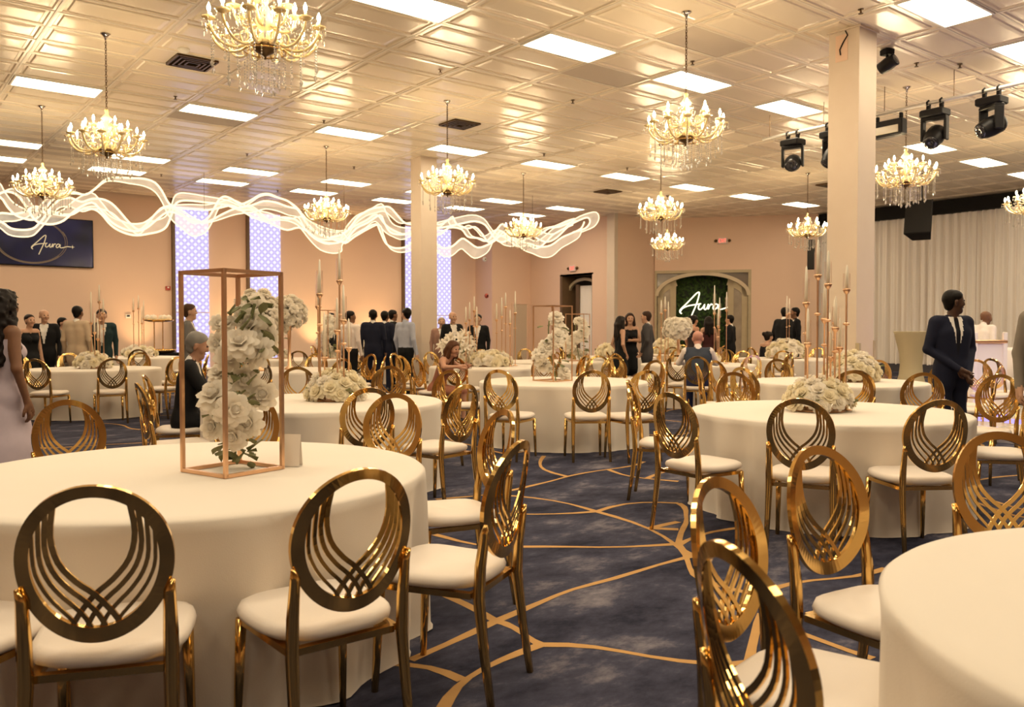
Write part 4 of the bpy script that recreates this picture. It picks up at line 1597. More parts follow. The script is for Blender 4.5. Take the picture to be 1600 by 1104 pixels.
NEARCH = {}
for a_ in [
    # T1
    (157, 872, 'T1', 4), (556, 842, 'T1', 0), (797, 778, 'T1', 0), (770, 707, 'T1', 0), (615, 668, 'T1', 6), (107, 684, 'T1', 0), (387, 668, 'T1', 0), (-150, 868, 'T1', 0),
    # T2
    (1250, 678, 'T2', 0), (1462, 680, 'T2', 0), (1052, 664, 'T2', 0), (1018, 636, 'T2', 0), (1572, 648, 'T2', 0), (1148, 617, 'T2', 0), (1332, 613, 'T2', 0), (1442, 618, 'T2', 0), (1560, 622, 'T2', 0),
    # T6
    (1566, 762, 'T6', 0), (1304, 800, 'T6', 0), (1133, 872, 'T6', -14), (1176, 1020, 'T6', 14),
    # T3
    (565, 649, 'T3', 0), (722, 645, 'T3', 0), (608, 602, 'T3', 0), (465, 604, 'T3', 0), (258, 640, 'T3', 0), (700, 612, 'T3', 0),
    # T4
    (925, 611, 'T4', 0), (781, 610, 'T4', 0), (1008, 611, 'T4', 0), (745, 596, 'T4', 0),
    (1022, 588, 'T4', 0), (960, 580, 'T4', 0), (850, 579, 'T4', 0), (935, 577, 'T4', 0),
]:
    chair_px(*a_)


def ring_of_chairs(key, n, a0, skip=(), near=False, r=1.31):
    for k in range(n):
        if k in skip:
            continue
        a_ = a0 + 2 * math.pi * k / n + random.uniform(-.07, .07)
        rr = r + random.uniform(-.04, .12)
        x, y = T[key][0] + rr * math.cos(a_), T[key][1] + rr * math.sin(a_)
        if any((x - q[0]) ** 2 + (y - q[1]) ** 2 < .30 for q in chairs_xy):
            continue
        if any((x - q[0]) ** 2 + (y - q[1]) ** 2 < .22 for q in people_xy):
            continue
        if any(np.hypot(x - t_[0], y - t_[1]) < 1.16 for t_ in T.values()):
            continue
        c_ = chair(x, y, a_ + math.pi / 2 + random.uniform(-.18, .18), CL[key][0], CL[key][1], near)
        if near:
            NEARCH.setdefault(key, []).append((c_, np.array([x, y])))


# ------------------------------------------------------------------ people (one continuous skin per body, grown from blended limbs)
def capsule_field(shape, org, res, prims):
    f = np.full(shape, .12, np.float32)
    ids = np.zeros(shape, np.int8)
    for (a_, b_, ra, rb, k, mid, fy) in prims:
        a_, b_ = np.array(a_, float), np.array(b_, float)
        mg = max(ra, rb) / min(fy, 1) + .06
        lo = np.minimum(a_, b_) - mg
        hi = np.maximum(a_, b_) + mg
        i0 = np.clip(np.floor((lo - org) / res).astype(int), 0, np.array(shape) - 1)
        i1 = np.clip(np.ceil((hi - org) / res).astype(int) + 1, 1, np.array(shape))
        if (i1 <= i0).any():
            continue
        xs = org[0] + res * np.arange(i0[0], i1[0], dtype=np.float32)[:, None, None]
        ys = org[1] + res * np.arange(i0[1], i1[1], dtype=np.float32)[None, :, None]
        zs = org[2] + res * np.arange(i0[2], i1[2], dtype=np.float32)[None, None, :]
        d = b_ - a_
        dd = float(d @ d) + 1e-9
        t = np.clip(((xs - a_[0]) * d[0] + (ys - a_[1]) * d[1] + (zs - a_[2]) * d[2]) / dd, 0, 1)
        dist = np.sqrt((xs - a_[0] - t * d[0]) ** 2 + ((ys - a_[1] - t * d[1]) * fy) ** 2 + (zs - a_[2] - t * d[2]) ** 2) - (ra + t * (rb - ra))
        sl = (slice(i0[0], i1[0]), slice(i0[1], i1[1]), slice(i0[2], i1[2]))
        cur = f[sl]
        ids[sl] = np.where(dist < cur, mid, ids[sl])
        h = np.clip(.5 + .5 * (cur - dist) / k, 0, 1)
        f[sl] = cur * (1 - h) + dist * h - k * h * (1 - h)
    return f, ids


def surface_nets(f, org, res):
    s = f < 0
    nx, ny, nz = f.shape
    corners = [(i, j, k) for i in (0, 1) for j in (0, 1) for k in (0, 1)]
    cnt = np.zeros((nx - 1, ny - 1, nz - 1), np.int8)
    for (i, j, k) in corners:
        cnt += s[i:nx - 1 + i, j:ny - 1 + j, k:nz - 1 + k]
    act = (cnt > 0) & (cnt < 8)
    idx = -np.ones(act.shape, np.int64)
    ci = np.argwhere(act)
    idx[act] = np.arange(len(ci))
    pos = np.zeros((len(ci), 3))
    num = np.zeros(len(ci))
    for ax in range(3):
        for o1 in (0, 1):
            for o2 in (0, 1):
                o = [0, 0, 0]
                oth = [q for q in range(3) if q != ax]
                o[oth[0]], o[oth[1]] = o1, o2
                A = ci + o
                e = [0, 0, 0]
                e[ax] = 1
                B = A + e
                fa = f[A[:, 0], A[:, 1], A[:, 2]]
                fb = f[B[:, 0], B[:, 1], B[:, 2]]
                cr = (fa < 0) != (fb < 0)
                t = np.where(cr, fa / np.where(cr, fa - fb, 1), 0)
                P = A.astype(float)
                P[:, ax] += t
                pos[cr] += P[cr]
                num[cr] += 1
    pos = pos / np.maximum(num, 1)[:, None]
    quads = []
    for ax in range(3):
        e = [0, 0, 0]
        e[ax] = 1
        sa = s[:nx - e[0], :ny - e[1], :nz - e[2]]
        sb = s[e[0]:, e[1]:, e[2]:]
        ed = np.argwhere(sa != sb)
        oth = [q for q in range(3) if q != ax]
        ok = (ed[:, oth[0]] > 0) & (ed[:, oth[1]] > 0) & (ed[:, oth[0]] < act.shape[oth[0]]) & (ed[:, oth[1]] < act.shape[oth[1]])
        ed = ed[ok]
        ins = sa[ed[:, 0], ed[:, 1], ed[:, 2]]
        q = []
        for (a_, b_) in ((0, 0), (-1, 0), (-1, -1), (0, -1)):
            c = ed.copy()
            c[:, oth[0]] += a_
            c[:, oth[1]] += b_
            q.append(idx[c[:, 0], c[:, 1], c[:, 2]])
        q = np.stack(q, 1)
        flip = ins if ax != 1 else ~ins
        q[~flip] = q[~flip][:, ::-1]
        quads.append(q)
    quads = np.concatenate(quads)
    return org + pos * res, quads, ci


def np_mesh(name, V, Q, mats, mi=None):
    me = bpy.data.meshes.new(name)
    me.vertices.add(len(V))
    me.vertices.foreach_set('co', V.astype(np.float32).ravel())
    me.loops.add(Q.size)
    me.loops.foreach_set('vertex_index', Q.astype(np.int32).ravel())
    me.polygons.add(len(Q))
    me.polygons.foreach_set('loop_start', np.arange(0, Q.size, 4, dtype=np.int32))
    for m_ in mats:
        me.materials.append(m_)
    if mi is not None:
        me.polygons.foreach_set('material_index', mi.astype(np.int32))
    me.polygons.foreach_set('use_smooth', np.ones(len(Q), bool))
    me.update(calc_edges=True)
    me.validate()
    return me


def rotx(p, piv, a_):
    y, z = p[1] - piv[1], p[2] - piv[2]
    return np.array([p[0], piv[1] + y * math.cos(a_) + z * math.sin(a_), piv[2] - y * math.sin(a_) + z * math.cos(a_)])


def cmat(pre, c, rough=.7):
    return mat('%s_%03d%03d%03d' % (pre, c[0] * 999, c[1] * 999, c[2] * 999), c, rough, spec=.15 if pre != 'skin' else .35, noise=(14, .35, tuple(x * .8 for x in c)))


def person(label, xy, face, h=1.75, outfit='suit', top=(.015, .016, .022), legs=None, shirt=(.8, .76, .7), tie=None, skin=(.42, .24, .15), hair=('short', (.006, .004, .003)),
           seated=False, lean=0.0, arms='down', head=(0.0, 0.0), res=.014, fat=1.0, seat_z=.46, prop=None):
    legs = legs or top
    h = h * KF
    s = h / 1.75
    piv = np.array([0, 0, .52 if seated else .93])
    dz = (seat_z + .07 - .93) if seated else 0.0
    ln = math.radians(lean)
    fem = outfit in ('dress', 'gown')
    sw = (.155 if fem else .185) * (1 if fat <= 1 else 1.04)

    def U(p):                                   # upper body joint
        p = np.array(p, float) + [0, 0, dz]
        return rotx(p, np.array([0, 0, .93 + dz]), ln)
    JK = 1 if outfit in ('suit', 'vest', 'shirt') else 1
    PR = []
    SK, TOPM, LEGM, SHO, SHI = 0, 1, 2, 3, 4

    def add(a_, b_, ra, rb, mid, k=.03, fy=1.0):
        PR.append((np.array(a_) * s, np.array(b_) * s, ra * s, rb * s, k * s, mid, fy))
    # legs
    for sg in (-1, 1):
        hip = (sg * .085, 0, .92 + dz)
        if seated:
            knee = (sg * .11, .42, .50 + dz * 0 + (seat_z - .47))
            ank = (sg * .11, .42, .09)
        else:
            knee = (sg * .09, .015, .50)
            ank = (sg * .095, -.02, .09)
        lm = SK if outfit == 'dress' else LEGM
        if outfit != 'gown' or seated:
            add(hip, knee, .09 * fat, .062, LEGM if outfit == 'dress' and seated else (LEGM if outfit != 'dress' else TOPM))
            add(knee, ank, .062 if lm != SK else .05, .048 if lm != SK else .034, lm)
        toe = (ank[0] * 1.08, ank[1] + .14, .035)
        add((ank[0], ank[1] - .03, .045), toe, .042, .034, SHO, .015)
    if outfit == 'gown' and not seated:
        add((0, 0, .9), (0, 0, .5), .14, .2, TOPM, .05, .85)
        add((0, 0, .5), (0, -.02, .14), .2, .27, TOPM, .05, .85)
    if outfit == 'dress' and not seated:
        add((0, 0, .9), (0, 0, .58), .135, .17, TOPM, .05, .9)
    # torso
    gr = .012 if outfit == 'suit' else 0.0
    add(U((-.06, 0, .92)), U((.06, 0, .92)), .112 * fat + gr, .112 * fat + gr, TOPM if outfit in ('suit', 'dress', 'gown') else LEGM, .04, 1.1)
    if outfit == 'suit' and not seated:
        for sg in (-1, 1):
            add(U((sg * .075, 0, .95)), U((sg * .085, 0, .80)), .105 * fat, .105 * fat, TOPM, .03)
    for sg in (-1, 1):
        add(U((sg * .055, .0, 1.02)), U((sg * .085, .0, 1.30)), (.098 if not fem else .085) * fat + gr, (.108 if not fem else .095) * fat + gr, TOPM, .05, 1.12)
    if fem:
        for sg in (-1, 1):
            add(U((sg * .07, .08, 1.27)), U((sg * .07, .085, 1.26)), .06, .06, TOPM, .04)
    add(U((-sw + .03, -.01, 1.415)), U((sw - .03, -.01, 1.415)), .058 + gr, .058 + gr, SK if outfit in ('dress', 'gown') else TOPM, .05)
    # neck and head
    nk = U((0, -.005, 1.45))
    hc = U((0, .02, 1.615))
    ht, hp = math.radians(head[0]), math.radians(head[1])

    def Hd(p):                                  # head-local -> body
        p = np.array(p, float)
        p = rotx(p, np.zeros(3), hp)
        return hc + np.array([p[0] * math.cos(ht) + p[1] * math.sin(ht), -p[0] * math.sin(ht) + p[1] * math.cos(ht), p[2]])
    add(nk, hc - [0, 0, .06], .056, .05, SK, .02)
    if outfit in ('suit', 'vest', 'shirt'):
        add(U((0, -.008, 1.445)), U((0, -.004, 1.475)), .062, .058, SHI, .012)
    add(Hd((0, -.022, .045)), Hd((0, .012, .04)), .079, .076, SK, .02)
    add(Hd((0, .028, -.01)), Hd((0, .035, -.055)), .062, .047, SK, .03)
    add(Hd((0, .055, -.085)), Hd((0, .06, -.088)), .028, .028, SK, .025)
    add(Hd((0, .086, .018)), Hd((0, .100, -.020)), .010, .013, SK, .014)
    for sg in (-1, 1):
        add(Hd((sg * .078, -.005, .01)), Hd((sg * .076, -.008, -.028)), .017, .013, SK, .01)
        add(Hd((sg * .04, .07, -.012)), Hd((sg * .045, .06, -.03)), .022, .022, SK, .02)
    # arms
    AP = {
        'down': lambda sg: ((sg * (sw + .055), -.03, 1.14), (sg * (sw + .06), .05, .88)),
        'clasp': lambda sg: ((sg * (sw + .07), -.03, 1.14), (sg * .06, .17, .93 + .02 * sg)),
        'pocket': lambda sg: ((sg * (sw + .09), -.06, 1.15), (sg * (sw + .0), .07, .93)),
        'gesture': lambda sg: ((sg * (sw + .06), .0, 1.14), (sg * .16, .27, 1.12 + .05 * sg)),
        'cross': lambda sg: ((sg * (sw + .07), .04, 1.15), (-sg * .10, .20 + .02 * sg, 1.17)),
        'table': lambda sg: ((sg * (sw + .10), .16, 1.19), (sg * .12, .37, 1.16)),
        'face': lambda sg: ((sg * (sw + .04), .22, 1.16), (sg * .05, .24, 1.40)) if sg > 0 else ((sg * (sw + .06), .14, 1.17), (sg * .10, .36, 1.15)),
        'phone': lambda sg: ((sg * (sw + .05), .06, 1.17), (sg * .06, .26, 1.30)),
    }
    hands = []
    for sg in (-1, 1):
        sh = U((sg * sw, -.01, 1.41))
        el, wr = AP[arms](sg)
        el, wr = U(el), U(wr)
        if seated and arms == 'table':
            wr[2] = max(wr[2], .80 / s)
            el[2] = max(el[2], .80 / s)
        slv = TOPM if outfit == 'suit' else (SHI if outfit in ('vest', 'shirt') else SK)
        add(sh, el, .058 + gr * .5 if not fem else .045, .045 if not fem else .037, slv, .03)
        add(el, wr, .045 if not fem else .036, .034 if not fem else .025, slv, .02)
        d = (wr - el) / np.linalg.norm(wr - el)
        side = np.cross(d, np.array([sg * 1.0, .25, .2]))
        side /= np.linalg.norm(side)
        nrm = np.cross(d, side)
        pc = wr + d * .055
        add(wr + d * .0, wr + d * .03, .027, .027, SK, .012)
        for q in (-.5, .5):
            add(wr + d * .025 + side * q * .03, wr + d * .085 + side * q * .045, .020, .017, SK, .012)
        for q, L in zip((-1.5, -.5, .5, 1.5), (.055, .07, .075, .065)):
            b0_ = wr + d * .088 + side * q * .021
            k1 = b0_ + d * L * .55 + nrm * sg * .012
            k2 = k1 + d * L * .35 + nrm * sg * .032
            add(b0_, k1, .0105, .010, SK, .004)
            add(k1, k2, .010, .009, SK, .004)
        b0_ = wr + d * .03 + side * .035
        k1 = b0_ + d * .035 + side * .025 + nrm * sg * .01
        add(b0_, k1, .0125, .0115, SK, .008)
        add(k1, k1 + d * .03 + nrm * sg * .012, .0115, .010, SK, .005)
        hands.append(wr + d * .09)
    allp = np.array([p for q in PR for p in (q[0], q[1])])
    lo = allp.min(0) - .33 * s
    hi = allp.max(0) + .16 * s
    lo = np.maximum(lo, [-9, -9, -.02])
    hi[2] += .0
    lo2 = allp.min(0) - .14
    hi2 = allp.max(0) + .14
    if outfit == 'gown':
        lo2[:2] -= .2
        hi2[:2] += .2
    lo2[2] = -.03
    shape = tuple(np.ceil((hi2 - lo2) / res).astype(int) + 1)
    f, ids = capsule_field(shape, lo2, res, PR)
    V, Q, ci = surface_nets(f, lo2, res)
    V[:, 2] = np.maximum(V[:, 2], 0.0)
    vid = ids[ci[:, 0], ci[:, 1], ci[:, 2]]
    fid = vid[Q[:, 0]].astype(int)
    C = V[Q].mean(1) / s
    # shirt front and tie inside the open jacket
    if outfit in ('suit', 'vest'):
        inv = np.array([rotx(c - [0, 0, dz], np.array([0, 0, .93]), -ln) for c in C])
        zz_ = inv[:, 2]
        wdt = np.clip((zz_ - 1.08) / .36, 0, 1) * (.075 if outfit == 'suit' else .06)
        v_ = (inv[:, 1] > .03) & (np.abs(inv[:, 0]) < wdt) & (zz_ > 1.08) & (zz_ < 1.47) & (fid == TOPM)
        fid[v_] = SHI
        if tie is not None:
            tt = (inv[:, 1] > .03) & (np.abs(inv[:, 0]) < .022) & (zz_ > 1.0) & (zz_ < 1.46) & ((fid == SHI) | v_)
            fid[tt] = 5
    mats_ = [cmat('skin', skin, .5), cmat('garment', top, .75), cmat('garment', legs, .75), SHOE, cmat('shirt', shirt, .7), cmat('tie', tie or (.02, .02, .04), .5)]
    ro = obj('person', np_mesh('person', V, Q, mats_, fid), None, (xy[0], xy[1], 0), (0, 0, yaw_face(face)))
    tag(ro, label, 'person')
    yw = yaw_face(face)
    people_xy.append((xy[0] - math.sin(yw) * (.2 if seated else .05), xy[1] + math.cos(yw) * (.2 if seated else .05)))
    # hair
    st, hcol = hair
    HP = []

    def hadd(a_, b_, ra, rb, k=.02, fy=1.0):
        HP.append((np.array(a_) * s, np.array(b_) * s, ra * s, rb * s, k * s, 0, fy))
    if st != 'bald':
        bulk = 0.0 if st == 'short' else .008
        hadd(Hd((0, -.026, .050)), Hd((0, .010, .050)), .083 + bulk, .079 + bulk)
        hadd(Hd((0, -.040, .02)), Hd((0, -.040, -.035)), .070 + bulk, .052 + bulk)
        for sg in (-1, 1):
            hadd(Hd((sg * .046, -.02, .05)), Hd((sg * .052, -.022, .005)), .038, .026)
        if st in ('long', 'curly'):
            L_ = .30 if st == 'long' else .42
            for sg in (-1, 0, 1):
                b_ = Hd((sg * .055, -.075, -.05))
                hadd(Hd((sg * .06, -.05, .02)), b_, .052, .055, .03)
                hadd(b_, b_ + np.array([sg * .03, -.02, -L_ + .05 * abs(sg)]), .055, .035 if st == 'long' else .05, .03)
            for sg in (-1, 1):
                hadd(Hd((sg * .075, .02, .03)), Hd((sg * .09, .0, -.12)), .028, .036, .02)
                if st == 'curly':
                    b_ = Hd((sg * .1, -.02, -.14))
                    hadd(b_, b_ + np.array([sg * .05, .02, -.26]), .05, .04, .03)
        if st == 'bun':
            hadd(Hd((0, -.12, .07)), Hd((0, -.125, .075)), .05, .05)
        hp_ = np.array([p for q in HP for p in (q[0], q[1])])
        l3, h3 = hp_.min(0) - .12, hp_.max(0) + .12
        r3 = min(res, .012)
        sh3 = tuple(np.ceil((h3 - l3) / r3).astype(int) + 1)
        f3, _ = capsule_field(sh3, l3, r3, HP)
        # open the face: cut with a ball in front of the head
        fc = Hd((0, .115, -.035)) * s
        gx = l3[0] + r3 * np.arange(sh3[0])[:, None, None]
        gy = l3[1] + r3 * np.arange(sh3[1])[None, :, None]
        gz = l3[2] + r3 * np.arange(sh3[2])[None, None, :]
        ball = np.sqrt((gx - fc[0]) ** 2 + (gy - fc[1]) ** 2 + (gz - fc[2]) ** 2) - .118 * s
        f3 = np.maximum(f3, -ball)
        if st == 'curly':
            f3 = f3 + .012 * np.sin(gx * 95) * np.sin(gy * 95 + 1) * np.sin(gz * 80)
        V3, Q3, _ = surface_nets(f3, l3, r3)
        obj('hair', np_mesh('hair', V3, Q3, [cmat('hair', hcol, .45)]), ro)
    em = MB().lathe([(.001, -.009), (.009, -.004), (.011, .002), (.001, .008)], 8).mesh('eye', EYE, True)
    for sg in (-1, 1):
        q = Hd((sg * .031, .088, .018)) * s
        obj('eye', em, ro, tuple(q), (math.pi / 2, 0, -ht))
    q = Hd((0, .089, -.052)) * s
    obj('mouth', MB().box((0, 0, 0), (.040, .006, .010), 0, .003).mesh('mouth', LIP), ro, tuple(q), (0, 0, -ht))
    return ro


NAVY = (.012, .014, .03)
BLK = (.010, .010, .011)
TAN = (.50, .29, .19)
BRN = (.20, .095, .05)
DARKSK = (.075, .035, .02)
person('man in a dark navy suit and tie standing with hands clasped, head turned aside', atd(1487, 8.9), 168, 1.80, top=NAVY, tie=(.01, .01, .015), skin=DARKSK, arms='clasp', head=(-72, 0), res=.010)
person('bald man in a white shirt leaning over the lectern', atd(1524, 14.6), 60, 1.78, outfit='shirt', top=(.85, .78, .74), legs=BLK, shirt=(.85, .78, .74), skin=BRN, hair=('bald', (0, 0, 0)), lean=24, arms='gesture')
person('man in a grey suit standing beside the loose gold chairs', atd(1648, 6.9), 200, 1.82, top=(.20, .17, .135), skin=TAN)
person('woman with long curly black hair in a pale lavender gown', atd(3, 6.3), 25, 1.68, outfit='gown', top=(.52, .44, .50), skin=BRN, hair=('curly', (.010, .006, .005)), res=.011)
person('dark-haired woman half hidden beside the curly-haired woman', atd(46, 15.3), 120, 1.66, outfit='dress', top=BLK, skin=TAN, hair=('short', (.02, .01, .008)))
person('bald man in a black suit and open white shirt facing the beige suit', atd(70, 15.9), 160, 1.76, top=BLK, skin=TAN, hair=('bald', (0, 0, 0)), head=(-30, 0))
person('man in a beige suit seen from behind', atd(121, 15.6), 5, 1.82, top=(.52, .40, .28), skin=BRN, res=.012)
person('short dark-haired guest in grey hidden behind the beige suit', atd(97, 16.4), 90, 1.62, top=(.2, .16, .12), skin=TAN)
person('guest in a dark teal jacket bending over the table', atd(158, 15.9), 150, 1.80, top=(.02, .04, .045), skin=TAN, lean=16)
person('grey-haired man in a black suit sitting beside the flower frame', atd(287, 7.9), 75, 1.78, top=BLK, tie=(.25, .22, .2), skin=(.36, .19, .12), hair=('short', (.20, .185, .165)), seated=True, lean=8, arms='face', head=(0, 16), res=.010)
person('young man in a grey suit standing before a backlit strip', atd(295, 13.0), 75, 1.78, top=(.17, .16, .15), skin=TAN, hair=('short', (.07, .035, .018)), arms='gesture')
person('man in a black suit and white shirt behind the candlesticks', atd(517, 20.6), 110, 1.79, top=BLK, skin=TAN)
person('man in a white shirt and black trousers seen from behind', atd(547, 17.0), 30, 1.76, outfit='shirt', top=(.82, .72, .66), legs=BLK, shirt=(.82, .72, .66), skin=BRN, head=(40, 0))
person('broad man in a dark navy suit seen from behind', atd(583, 18.0), 0, 1.81, top=NAVY, skin=BRN)
person('man in a dark suit standing close behind the navy suit', atd(601, 18.9), 20, 1.80, top=NAVY, skin=BRN)
person('tall dark-haired man in a black jacket beside the blue shirt', atd(613, 19.6), 60, 1.84, top=BLK, skin=BRN)
person('man in a light blue shirt beside the plain column', atd(634, 16.6), 40, 1.81, outfit='shirt', top=(.42, .45, .55), legs=BLK, shirt=(.42, .45, .55), skin=TAN, head=(-80, 0))
person('brown-haired woman leaning on the table with bare arms', atd(681, 12.6), 110, 1.66, outfit='dress', top=(.32, .13, .08), legs=(.32, .13, .08), skin=(.52, .27, .17), hair=('long', (.09, .035, .015)), seated=True, lean=24, arms='table', head=(20, 12), res=.012)
person('bald man in a black jacket and white shirt beside the last backlit strip', atd(707, 18.4), 150, 1.77, top=BLK, skin=TAN, hair=('bald', (0, 0, 0)))
person('grey-haired guest peeking beside the bald man', atd(690, 19.2), 170, 1.66, top=(.35, .2, .15), skin=TAN, hair=('short', (.35, .28, .22)))
person('man in a dark suit behind the white candles near the corner', atd(747, 19.4), 190, 1.74, top=BLK, skin=TAN)
person('woman in a black dress turned to her friend', atd(969, 17.0), 70, 1.65, outfit='dress', top=BLK, skin=TAN, hair=('long', (.012, .008, .006)), arms='pocket')
person('long-haired woman in a black dress facing the room', atd(984, 17.9), 180, 1.73, outfit='dress', top=BLK, skin=TAN, hair=('long', (.03, .014, .01)), arms='cross')
person('bearded man in a charcoal suit and grey tie chatting with two women', atd(1011, 17.3), -70, 1.76, top=(.055, .052, .055), tie=(.2, .18, .17), skin=TAN, hair=('short', (.04, .02, .012)), arms='pocket')
person('bald man in a blue vest and white sleeves sitting with his back turned', atd(1091, 13.6), 10, 1.80, outfit='vest', top=(.05, .06, .085), legs=(.02, .025, .075), shirt=(.85, .76, .70), skin=(.55, .27, .2), hair=('bald', (0, 0, 0)), seated=True, lean=14, arms='table', head=(0, 18), fat=1.12, res=.011)
person('dark-haired woman with bare shoulders before the neon sign', atd(1083, 20.2), 60, 1.72, outfit='dress', top=(.03, .02, .02), skin=(.5, .25, .15), hair=('bun', (.012, .008, .006)))
person('woman with very long straight dark hair before the neon sign', atd(1107, 20.8), 0, 1.70, outfit='dress', top=(.06, .02, .02), skin=TAN, hair=('long', (.012, .008, .006)))
person('man in a black suit before the glazed side door', atd(1141, 20.6), -60, 1.74, top=BLK, skin=TAN)
person('tall guest in black leaning toward the rose table', atd(1221, 20.4), 60, 1.93, top=BLK, skin=TAN, lean=8)
person('dark-haired man in a black suit and white shirt by the column speaker', atd(1243, 20.9), -80, 1.93, top=BLK, skin=BRN)
person('guest in black sitting bent beside the rose table', atd(1193, 19.9), 70, 1.75, outfit='dress', top=BLK, skin=TAN, hair=('bun', (.012, .008, .006)), seated=True, lean=10, arms='table')
# chair under each seated guest
for (u, d, face, key) in ((281, 7.9, 75, 'T3'), (1089, 13.55, 10, 'T11'), (678, 12.6, 110, 'T10'), (1190, 19.9, 70, 'T12')):
    q = atd(u, d)
    chair(q[0], q[1], yaw_face(face), CL[key][0], CL[key][1], d < 14)
ring_of_chairs('T5', 9, .3, near=True)
ring_of_chairs('T7', 10, math.radians(-128.3 - 0), near=False)
for key, n in (('T8', 9), ('T9', 9), ('T10', 9), ('T11', 9), ('T12', 9), ('T13', 8), ('T14', 8), ('T15', 8), ('T16', 7), ('T17', 9)):
    ring_of_chairs(key, n, random.uniform(0, 1))
ORD = 'first second third fourth fifth sixth seventh eighth ninth tenth eleventh twelfth'.split()
COLP = np.array([10.03, 5.8]) * KC
for key, anchor, ap, tb in (('T1', 'the menu card', atd(470, 3.9)[:2], 'the big flower frame table'), ('T2', 'the taped column', COLP, 'the tall candlestick table'),
                            ('T3', 'the grey-haired man', atd(308, 7.9)[:2], 'the candlestick table behind'), ('T4', 'the taped column', COLP, 'the slender flower frame table'),
                            ('T5', 'the taped column', COLP, 'the rose mound table'), ('T6', 'the taped column', COLP, 'the bare table')):
    a0_ = math.atan2(*(ap - T[key])[::-1])
    lst = sorted(NEARCH[key], key=lambda q_: (math.atan2(*(q_[1] - T[key])[::-1]) - a0_) % (2 * math.pi))
    for n_, (c_, _) in enumerate(lst):
        c_['label'] = '%s gold oval-back chair counter-clockwise from %s at %s' % (ORD[n_], anchor, tb)
# loose chairs along the dance floor
for (u, v, face) in ((1516, 597, 150), (1545, 585, 60), (1575, 583, 75)):
    R = atz(u, v, .74 * KF)
    chair(R[0], R[1], yaw_face(face), 'gold oval-back chair standing loose beside the lit dance floor', 'loose chairs by the dance floor', True)

# a dark bow bag on the chair back and a name card
q = atd(455, 3.95)
# ------------------------------------------------------------------ flowers
def bloom_mesh(nm, layers, m_, seed, ruffle=.0, core=1.0):
    """cupped petals in rings round the z axis, unit radius"""
    rg = random.Random(seed)
    m = MB()
    if core:
        m.lathe([(.30 * core, -.2), (.40 * core, .1), (.36 * core, .38), (.22 * core, .55), (.04 * core, .62)], 8)
    for (n, r0, z0, L, spread, wd) in layers:
        ph = rg.uniform(0, 6.28)
        for k in range(n):
            a_ = ph + 2 * math.pi * k / n + rg.uniform(-.1, .1)
            ca, sa = math.cos(a_), math.sin(a_)
            vs = []
            nu, nv2 = 4, 3
            for i in range(nu):
                t = i / (nu - 1)
                ang = spread * (t ** 1.2)
                rr = r0 + L * math.sin(ang) * t
                zz_ = z0 + L * math.cos(ang) * t
                w_ = wd * math.sin(math.pi * (.22 + .62 * t))
                for j in range(nv2):
                    q = (j / (nv2 - 1) - .5) * 2
                    rw = rr - .18 * L * q * q * (1 - t * .4)
                    zz2 = zz_ + ruffle * rg.uniform(-1, 1) * t
                    vs.append((rw * ca - q * w_ * sa, rw * sa + q * w_ * ca, zz2))
            fs = []
            for i in range(nu - 1):
                for j in range(nv2 - 1):
                    fs.append((i * nv2 + j, i * nv2 + j + 1, i * nv2 + nv2 + j + 1, i * nv2 + nv2 + j))
            m.add(vs, fs)
    return m.mesh(nm, m_, True)


ROSE = [(3, .02, -.1, .85, .15, .30), (4, .10, -.2, .95, .32, .42), (5, .18, -.3, 1.0, .62, .50), (6, .24, -.35, 1.0, 1.0, .55), (6, .25, -.35, .95, 1.5, .55)]
PEON = [(4, .03, -.15, .8, .25, .32), (6, .12, -.2, .95, .5, .4), (7, .2, -.28, 1.05, .85, .45), (8, .25, -.3, 1.05, 1.2, .5), (8, .25, -.32, .95, 1.6, .5)]
LILY = [(6, .02, -.5, 1.5, .75, .26)]
rose_me = [bloom_mesh('rose', ROSE, PETAL_Y, s) for s in (1, 2)] + [bloom_mesh('rose', ROSE, PETAL, 3)]
peony_me = [bloom_mesh('peony', PEON, PETAL, s, .06) for s in (4, 5, 6)]
lily_me = [bloom_mesh('lily', LILY, PETAL, 7, core=.3)]
m = MB()
lv = []
for i in range(5):
    t = i / 4
    w_ = .30 * math.sin(math.pi * min(.98, .08 + .9 * t))
    lv += [(-w_, t, .10 * t * t + .08), (0, t, .10 * t * t - .18 * t * t), (w_, t, .10 * t * t + .08)]
lf_ = []
for i in range(4):
    for j in range(2):
        lf_.append((i * 3 + j, i * 3 + j + 1, i * 3 + 4 + j, i * 3 + 3 + j))
leaf_me = m.add(lv, lf_).mesh('leaf', LEAF, True)


def aim(d):
    v = Vector(d).normalized()
    return v.to_track_quat('Z', 'Y').to_euler()


def put_bloom(t, me, loc, d, r, nm):
    e = aim(d)
    o = obj(nm, me, t, loc, e, r)
    return o


def put_leaf(t, loc, d, L):
    v = Vector(d).normalized()
    e = v.to_track_quat('Y', 'Z').to_euler()
    e.rotate_axis('Y', random.uniform(-1, 1))
    obj('leaf', leaf_me, t, loc, e, L)


def frame_parts(t, side, hgt, bar=.014, rz=0.0):
    h = side / 2
    c = [(math.cos(rz + a_) * h * 1.414, math.sin(rz + a_) * h * 1.414) for a_ in (math.pi / 4, 3 * math.pi / 4, 5 * math.pi / 4, 7 * math.pi / 4)]
    for (x, y) in c:
        obj('upright', MB().bar([(x, y, 0), (x, y, hgt)], bar, bar, (math.cos(rz), math.sin(rz), 0)).mesh('upright', GOLD_FRAME), t)
    for z in (bar / 2, hgt - bar / 2):
        for k in range(4):
            a_, b_ = c[k], c[(k + 1) % 4]
            obj('rail', MB().bar([(a_[0], a_[1], z), (b_[0], b_[1], z)], bar, bar, (0, 0, 1)).mesh('rail', GOLD_FRAME), t)


